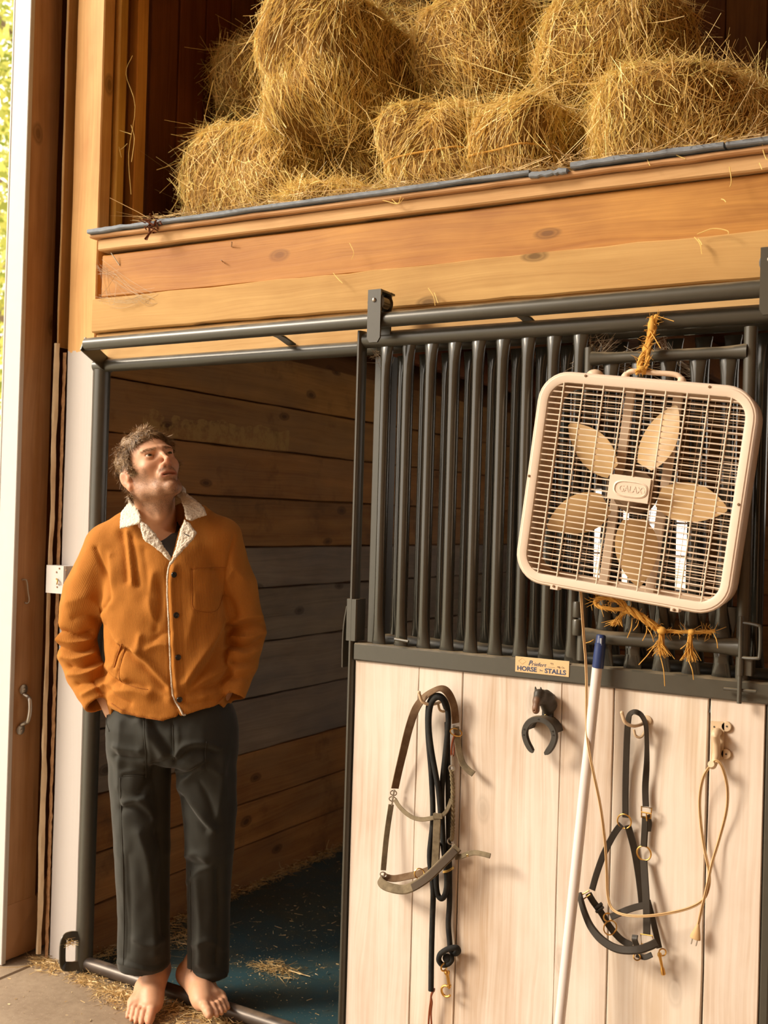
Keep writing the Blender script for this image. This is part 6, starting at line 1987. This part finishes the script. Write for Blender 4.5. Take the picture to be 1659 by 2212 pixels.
jcr = [
    # left sleeve
    ([(113, 1362), (140, 1366), (170, 1374), (196, 1368)], -7, 7), ([(116, 1378), (150, 1388), (185, 1386), (206, 1372)], 5, 7), ([(124, 1398), (155, 1406), (190, 1402), (210, 1390)], -6, 7),
    ([(135, 1418), (165, 1424), (200, 1414)], 5, 7), ([(150, 1440), (180, 1440), (210, 1426)], -6, 7), ([(150, 1456), (185, 1456), (222, 1438)], 5, 6), ([(168, 1478), (195, 1472), (226, 1452)], -5, 6), ([(180, 1500), (205, 1488), (232, 1476)], 4, 6), ([(205, 1470), (215, 1490), (226, 1498)], -4, 5),
    ([(205, 1185), (228, 1240), (240, 1290), (222, 1320)], -4, 5), ([(150, 1300), (185, 1290), (215, 1310)], 3.5, 14), ([(160, 1335), (190, 1330), (212, 1338)], -3.5, 9),
    # right sleeve
    ([(500, 1345), (525, 1335), (560, 1330), (578, 1336)], 4.5, 8), ([(500, 1358), (530, 1352), (565, 1344), (577, 1350)], -6, 6), ([(502, 1376), (535, 1378), (570, 1366)], 5, 7), ([(500, 1392), (530, 1396), (565, 1384)], -5.5, 7), ([(500, 1408), (530, 1414), (560, 1404)], 4.5, 7), ([(505, 1428), (530, 1430), (555, 1424)], -5, 6), ([(510, 1450), (530, 1446), (548, 1448)], 4, 6), ([(505, 1466), (520, 1462), (538, 1468)], -4, 6),
    ([(505, 1160), (492, 1215), (486, 1270), (484, 1330)], -6, 4), ([(490, 1250), (505, 1230), (525, 1250)], 3.5, 9), ([(487, 1290), (500, 1300), (512, 1330)], -4, 7),
    # chest
    ([(262, 1150), (268, 1200), (272, 1255)], -4.5, 8), ([(284, 1160), (292, 1210), (298, 1262)], -4.0, 7), ([(274, 1150), (280, 1205), (286, 1258)], 3.5, 6), ([(310, 1190), (318, 1240), (322, 1285)], -2.5, 9), ([(240, 1200), (244, 1255), (236, 1305)], 4, 10),
    ([(330, 1240), (322, 1290), (330, 1330), (340, 1345)], 3.5, 9), ([(345, 1260), (348, 1310), (336, 1360)], -3.5, 8),
    # drags across the belly
    ([(222, 1325), (240, 1370), (268, 1395), (300, 1408)], 5, 10), ([(226, 1350), (246, 1392), (280, 1404)], -6, 9), ([(262, 1390), (285, 1402), (315, 1428), (345, 1462), (368, 1486)], 6, 7), ([(268, 1402), (295, 1424), (325, 1452), (355, 1484)], -5, 8),
    ([(298, 1395), (302, 1375), (300, 1400)], 4, 7), ([(330, 1385), (350, 1370), (364, 1366)], -3, 8), ([(318, 1402), (340, 1392), (362, 1394)], 3, 8),
    ([(250, 1492), (285, 1490), (320, 1500)], 4.5, 11), ([(246, 1475), (280, 1476), (322, 1488), (352, 1506)], -4, 8), ([(325, 1490), (345, 1500), (368, 1510)], 3.5, 7),
    ([(240, 1505), (252, 1520), (268, 1532)], 4, 6), ([(240, 1490), (256, 1508), (280, 1520)], -4, 6), ([(238, 1445), (250, 1460), (268, 1470)], 5, 6), ([(238, 1458), (248, 1470), (262, 1478)], -4.5, 5),
    # right front
    ([(484, 1338), (462, 1378), (432, 1424), (400, 1476)], 7, 12), ([(490, 1352), (474, 1395), (448, 1436), (408, 1490)], -6, 11), ([(502, 1420), (480, 1446), (440, 1468), (408, 1494)], 7, 12), ([(496, 1455), (470, 1476), (440, 1486), (400, 1500)], -5.5, 9), ([(494, 1470), (470, 1494), (440, 1506)], 4, 9), ([(395, 1515), (420, 1520), (450, 1512)], -3.5, 7), ([(420, 1290), (415, 1330), (408, 1370)], 2.5, 12),
    # placket and hem
    ([(367, 1215), (361, 1240), (362, 1300), (366, 1380), (369, 1450), (373, 1500), (384, 1528)], -6, 2.4), ([(376, 1225), (370, 1260), (372, 1320), (376, 1400), (379, 1460), (384, 1500)], 3.5, 7), ([(392, 1240), (394, 1320), (398, 1420), (400, 1500)], -1.6, 2.2),
    ([(240, 1520), (270, 1537), (320, 1549), (378, 1556)], 2.5, 5), ([(405, 1552), (440, 1537), (470, 1515), (496, 1492)], 2.5, 5),
    # pockets
    ([(415, 1229), (450, 1227), (486, 1227)], -2.4, 2.2), ([(415, 1229), (415, 1290), (416, 1312)], -1.8, 2.2), ([(416, 1312), (425, 1320), (460, 1322), (474, 1312), (484, 1280)], -1.8, 2.2), ([(450, 1236), (450, 1270), (450, 1310)], 2.0, 24),
    ([(262, 1390), (252, 1420), (246, 1442)], -4.5, 2.6), ([(270, 1396), (262, 1425), (257, 1448), (258, 1470)], -2.4, 2.2), ([(257, 1448), (275, 1470), (318, 1488)], -2.0, 2.2), ([(503, 1432), (506, 1425), (508, 1418)], -4, 3)]
jcr = [(a, b*(2.5 if c > 4 else 1.2), c) for a, b, c in jcr]
JV, JN = creases(JV, JF, jcr, lambda V, q: V[:, 1] < .075, .10)
JV = JV+JN*(fnoise(JV, (11, 11, 9), 7.0)*.0042+fnoise(JV, (30, 30, 24), 9.0)*.0022)[:, None]
JV = relax(JV, JF, 1, .4)
# corduroy wales: run down the body and along the sleeves
def alongside(P, path):
    best, co = np.full(len(P), 9.0), np.zeros(len(P))
    for a, b in zip(path[:-1], path[1:]):
        t = np.clip(((P-a)@(b-a))/((b-a)@(b-a)), 0, 1)
        c = a+t[:, None]*(b-a)
        r = np.linalg.norm(P-c, axis=1)
        ax = unit(b-a)
        e1 = unit(np.array([0, 1.0, 0])-ax*ax[1])
        e2 = np.cross(ax, e1)
        w = r < best
        ang = np.arctan2((P-c)@e2, (P-c)@e1)
        co[w], best[w] = ang[w]*.062, r[w]
    return best, co
bL, cL = alongside(JV, sleeveL)
bR, cR = alongside(JV, sleeveR)
ang = np.arctan2(JV[:, 0]+.03, -(JV[:, 1]-.02))
wale = JV[:, 0]*1.0
inL = (bL < .092) & (JV[:, 0] < L(218, 1250)[0]-(1.30-JV[:, 2])*.02)
inR = (bR < .085) & (JV[:, 0] > L(491, 1250)[0])
wale = np.where(inL, cL, np.where(inR, cR, wale))
def _cord():
    N = NT('rust_corduroy')
    w = N.attr('wale', 'Fac')
    s = N.math('SINE', N.math('MULTIPLY', w, 2*math.pi/.0042))
    n = N.noise(objc(N), 7, 4, 0.6)
    f = N.noise(objc(N), 260, 2, 0.5)
    col = N.mix(n, (0.345, 0.128, 0.022), (0.45, 0.178, 0.034))
    col = N.mix(N.ramp(N.math('ADD', N.math('MULTIPLY', s, 0.5), 0.5), (0.0, 0.18), (0.5, 0.0)), col, (0.25, 0.084, 0.012))
    col = N.mix(N.math('MULTIPLY', f, 0.35), col, (0.62, 0.25, 0.045))
    b = N.n('Bump', 0, None, Height=N.math('ADD', s, N.math('MULTIPLY', f, 0.8)), Strength=0.22, Distance=0.0010)
    return N.done(col, 0.85, 0, b, Specular_IOR_Level=0.15, Sheen_Weight=0.18, Sheen_Roughness=0.45, Sheen_Tint=(1.0, 0.6, 0.25, 1))
M_cordu = _cord()
jac = mesh_obj('jacket', to_world(JV), JF, M_cordu, person, 180)
fattr(jac, 'wale', wale)
bvJ = BVHTree.FromPolygons([Vector(v) for v in to_world(JV)], JF.tolist())

# fleece collar, lapels and front edge
def _fleece():
    N = NT('cream_fleece')
    o = objc(N)
    v = N.n('TexVoronoi', 'Distance', None, Vector=o, Scale=230.0)
    n = N.noise(o, 120, 4, 0.65)
    col = N.mix(n, (0.66, 0.58, 0.47), (0.86, 0.80, 0.70))
    b = N.n('Bump', 0, None, Height=N.math('ADD', v, n), Strength=0.5, Distance=0.003)
    return N.done(col, 0.95, 0, b, Specular_IOR_Level=0.1, Sheen_Weight=0.3)
M_fleece = _fleece()
def pad(name, pts, th, rd, parent=jac):
    """fleece flap: outline as seen with its depth at every corner, given a thickness and soft edges"""
    P3 = np.array([L(x, y, d) for x, y, d in pts])
    A = np.stack([P3[:, 0], P3[:, 2], np.ones(len(P3))], 1)
    if len(P3) >= 6:
        A = np.concatenate([A, P3[:, :1]*P3[:, 2:3]], 1)
    co = np.linalg.lstsq(A, P3[:, 1], rcond=None)[0]
    poly = P3[:, [0, 2]]
    def f(p):
        a = [p[:, 0], p[:, 2], np.ones(len(p))]
        if len(co) == 4:
            a.append(p[:, 0]*p[:, 2])
        y = np.stack(a, 1)@co
        d2 = poly_sd(p[:, [0, 2]], poly)+rd
        dy = np.abs(p[:, 1]-y)-th+rd
        return np.minimum(np.maximum(d2, dy), 0)+np.linalg.norm(np.stack([np.maximum(d2, 0), np.maximum(dy, 0)]), axis=0)-rd
    lo, hi = P3.min(0)-.025, P3.max(0)+.025
    V, F = surfnet(f, lo, hi, .0026, 6)
    N_ = normals(V, F)
    V = V+N_*(fnoise(V, (170, 170, 170), 1.0)*.0022+fnoise(V, (60, 60, 60), 2.0)*.0014)[:, None]
    return mesh_obj(name, to_world(V), F, M_fleece, parent, 180)
def onj(x, y, off=-.010, dflt=-.11):
    h = hit(bvJ, x, y, 0)
    return (x, y, (np.dot(h[0]-P0, FHv) if h else dflt)+off)
cl = pad('collar', [(284, 1079, -.035), (272, 1092, -.040), (261, 1108, -.045), (259, 1127, -.075), (259.5, 1142, -.088), (280, 1138, -.105), (303, 1130, -.120), (306, 1122, -.118), (298, 1098, -.080), (291, 1082, -.045)], .0085, .0080)
cl2 = pad('collar_side', [(386, 1062, -.010), (394, 1060, -.015), (420, 1078, -.045), (441, 1096, -.060), (447.5, 1113, -.072), (436, 1116, -.090), (411, 1126, -.108), (402, 1122, -.108), (398, 1100, -.075), (392, 1078, -.03)], .0085, .0080)
bkc = MB().tube(spline(to_world(np.array([L(288, 1088, -.02), L(290, 1072, .05), L(318, 1058, .105), L(360, 1050, .105), L(388, 1058, .05), L(392, 1066, -.005)])), 6), .015, 10)
bkc.build('collar_back', M_fleece, jac, 180)
lp = pad('lapel', [(302, 1130, -.122), (306, 1150, -.132), (310, 1165, -.137), (330, 1180, -.144), (352, 1198, -.146), (368, 1213, -.142), (370, 1204, -.140), (352, 1178, -.138), (335, 1152, -.130), (320, 1135, -.120), (307, 1126, -.115)], .0075, .0072)
lp2 = pad('lapel_side', [(400, 1122, -.112), (410, 1130, -.120), (416, 1140, -.126), (426, 1151, -.130), (418, 1164, -.136), (400, 1184, -.142), (380, 1206, -.144), (369, 1222, -.142), (366, 1216, -.142), (376, 1196, -.142), (384, 1168, -.136), (390, 1142, -.126)], .0075, .0072)
q = L(402, 1152, -.1435)
MB().strap(to_world(np.array([L(398, 1153, -.1415), L(403, 1155, -.1425), (L(409, 1158, -.1425))])), .0026, .0016, (0.5, -.8, 0)).build('buttonhole', M_shirt, lp2)
ed = []
for x, y in spline([(369, 1214), (363.5, 1235), (362, 1262), (363, 1300), (365.5, 1350), (367.5, 1400), (369.5, 1450), (372, 1492), (377, 1512), (386, 1526), (396, 1545), (404.5, 1558)], 7):
    h = hit(bvJ, x, y, .0012)
    if h is None:
        h = hit(bvJ, x+4, y-4, .0012)
    if h is not None:
        ed.append(h[0])
ed = np.array(ed)
ed[1:-1] = (ed[:-2]+2*ed[1:-1]+ed[2:])/4
n_ = len(ed)
eb = MB().tube(ed, .0030+.0008*np.array([mnoise.noise((i*.9, 2, 0)) for i in range(n_)]), 8)
eb.build('fleece_edge', M_fleece, jac, 180)
# buttons
M_button = plain('dark_horn_button', (0.018, 0.016, 0.014), 0.25, 0, 0.2, 60, spec=0.6)
for x, y in ((375.5, 1241.5), (380.5, 1329), (384.5, 1420), (387.5, 1511)):
    h = hit(bvJ, x, y, .001)
    b = MB().lathe(h[0]-h[1]*.002, h[1], [(0, .0084), (.003, .0088), (.0042, .0082), (.0042, .0066), (.0034, .0058), (.0032, .001)], 22).build('button', M_button, jac, 35)
    u = unit(np.cross(h[1], (0, 0, 1)))
    w = np.cross(h[1], u)
    t = MB()
    for a, c in ((1, 1), (1, -1)):
        t.tube([h[0]+h[1]*.0022+(u*a+w*c)*.0018, h[0]+h[1]*.0030, h[0]+h[1]*.0022-(u*a+w*c)*.0018], .0006, 5)
    t.build('thread', M_thread, b)
# raised pocket patches, welt and stitched edges
M_cordedge = plain('corduroy_edge', (0.36, 0.12, 0.015), 0.9, 0, 0.15, 200, 0.3)
seam(bvJ, [(415, 1229), (450, 1226), (486, 1226)], 'chest_pocket_edge', M_cordedge, jac, .0012)
seam(bvJ, [(415, 1229), (415, 1290), (417, 1312), (428, 1320), (458, 1322), (472, 1313), (482, 1285)], 'chest_pocket_seam', M_cordedge, jac, .0009)
seam(bvJ, [(263, 1391), (253, 1418), (246.5, 1442)], 'hip_pocket_edge', M_cordedge, jac, .0017)
seam(bvJ, [(271, 1396), (263, 1424), (258, 1448), (260, 1470), (290, 1484), (320, 1490)], 'hip_pocket_seam', M_cordedge, jac, .0009)
seam(bvJ, [(240, 1519), (260, 1532), (290, 1544), (330, 1553), (378, 1560)], 'hem_edge', M_cordedge, jac, .0016)
seam(bvJ, [(407, 1556), (435, 1543), (465, 1522), (496, 1493)], 'hem_edge', M_cordedge, jac, .0016)

# ---------------------------------------------------------------- the cast horse's head on its bracket
def hp_(x, y, d):
    return at(x, y, Y=d)
HHp = [hp_(1187, 1522, -.078), hp_(1183, 1508, -.094), hp_(1170, 1500, -.116)]
def horse_sdf(p):
    d = chain(p, HHp, [.0185, .0150, .0115], .008)
    d = smin(d, rcone(p, hp_(1182, 1535, -.082), hp_(1174, 1515, -.108), .010, .012), .012)
    d = smin(d, chain(p, [hp_(1163.5, 1499, -.126), hp_(1160, 1514, -.138), hp_(1157.5, 1530, -.146), hp_(1157.5, 1535, -.146)], [.0118, .0092, .0076, .0082], .006), .007)
    d = smin(d, ell(p, hp_(1169, 1512, -.124), (.0085, .012, .0135)), .008)
    for ex, ey, s_ in ((1157.5, 1495, 0), (1169, 1496, 0)):
        d = smin(d, rcone(p, hp_(ex, ey-2, -.122), hp_(ex-1.0, ey-11, -.124), .0036, .0016), .002)
    d = smin(d, chain(p, [hp_(1170, 1494, -.112), hp_(1181, 1496, -.095), hp_(1190, 1506, -.080)], [.005, .006, .006], .004), .004)
    for ex, ey in ((1163, 1507), (1170.5, 1507)):
        d = smin(d, ell(p, hp_(ex, ey, -.139 if ex < 1166 else -.134), (.0022, .0022, .0018)), .001)
    for ex in (1154.5, 1160.5):
        d = smax(d, -ell(p, hp_(ex, 1535, -.1535), (.0015, .002, .0022)), .001)
    return d
c_ = hp_(1172, 1512, -.11)
V, F = surfnet(horse_sdf, c_-(.05, .06, .05), c_+(.05, .06, .05), .0012, 10)
def _cast():
    N = NT('brown_black_cast_horse')
    p = pos(N)
    f = N.n('SeparateXYZ', 'Y', None, Vector=p)
    m = N.ramp(N.math('ADD', N.math('MULTIPLY', N.math('ADD', f, 0.150), -40.0), N.math('MULTIPLY', N.noise(p, 90, 4), 0.9)), (0.0, 0.0), (0.6, 1.0))
    col = N.mix(m, (0.045, 0.038, 0.03), (0.20, 0.10, 0.055))
    return N.done(col, 0.5, 0, N.bump(N.noise(p, 200, 3), .3, .001))
mesh_obj('horse_head', V, F, _cast(), hh, 180)
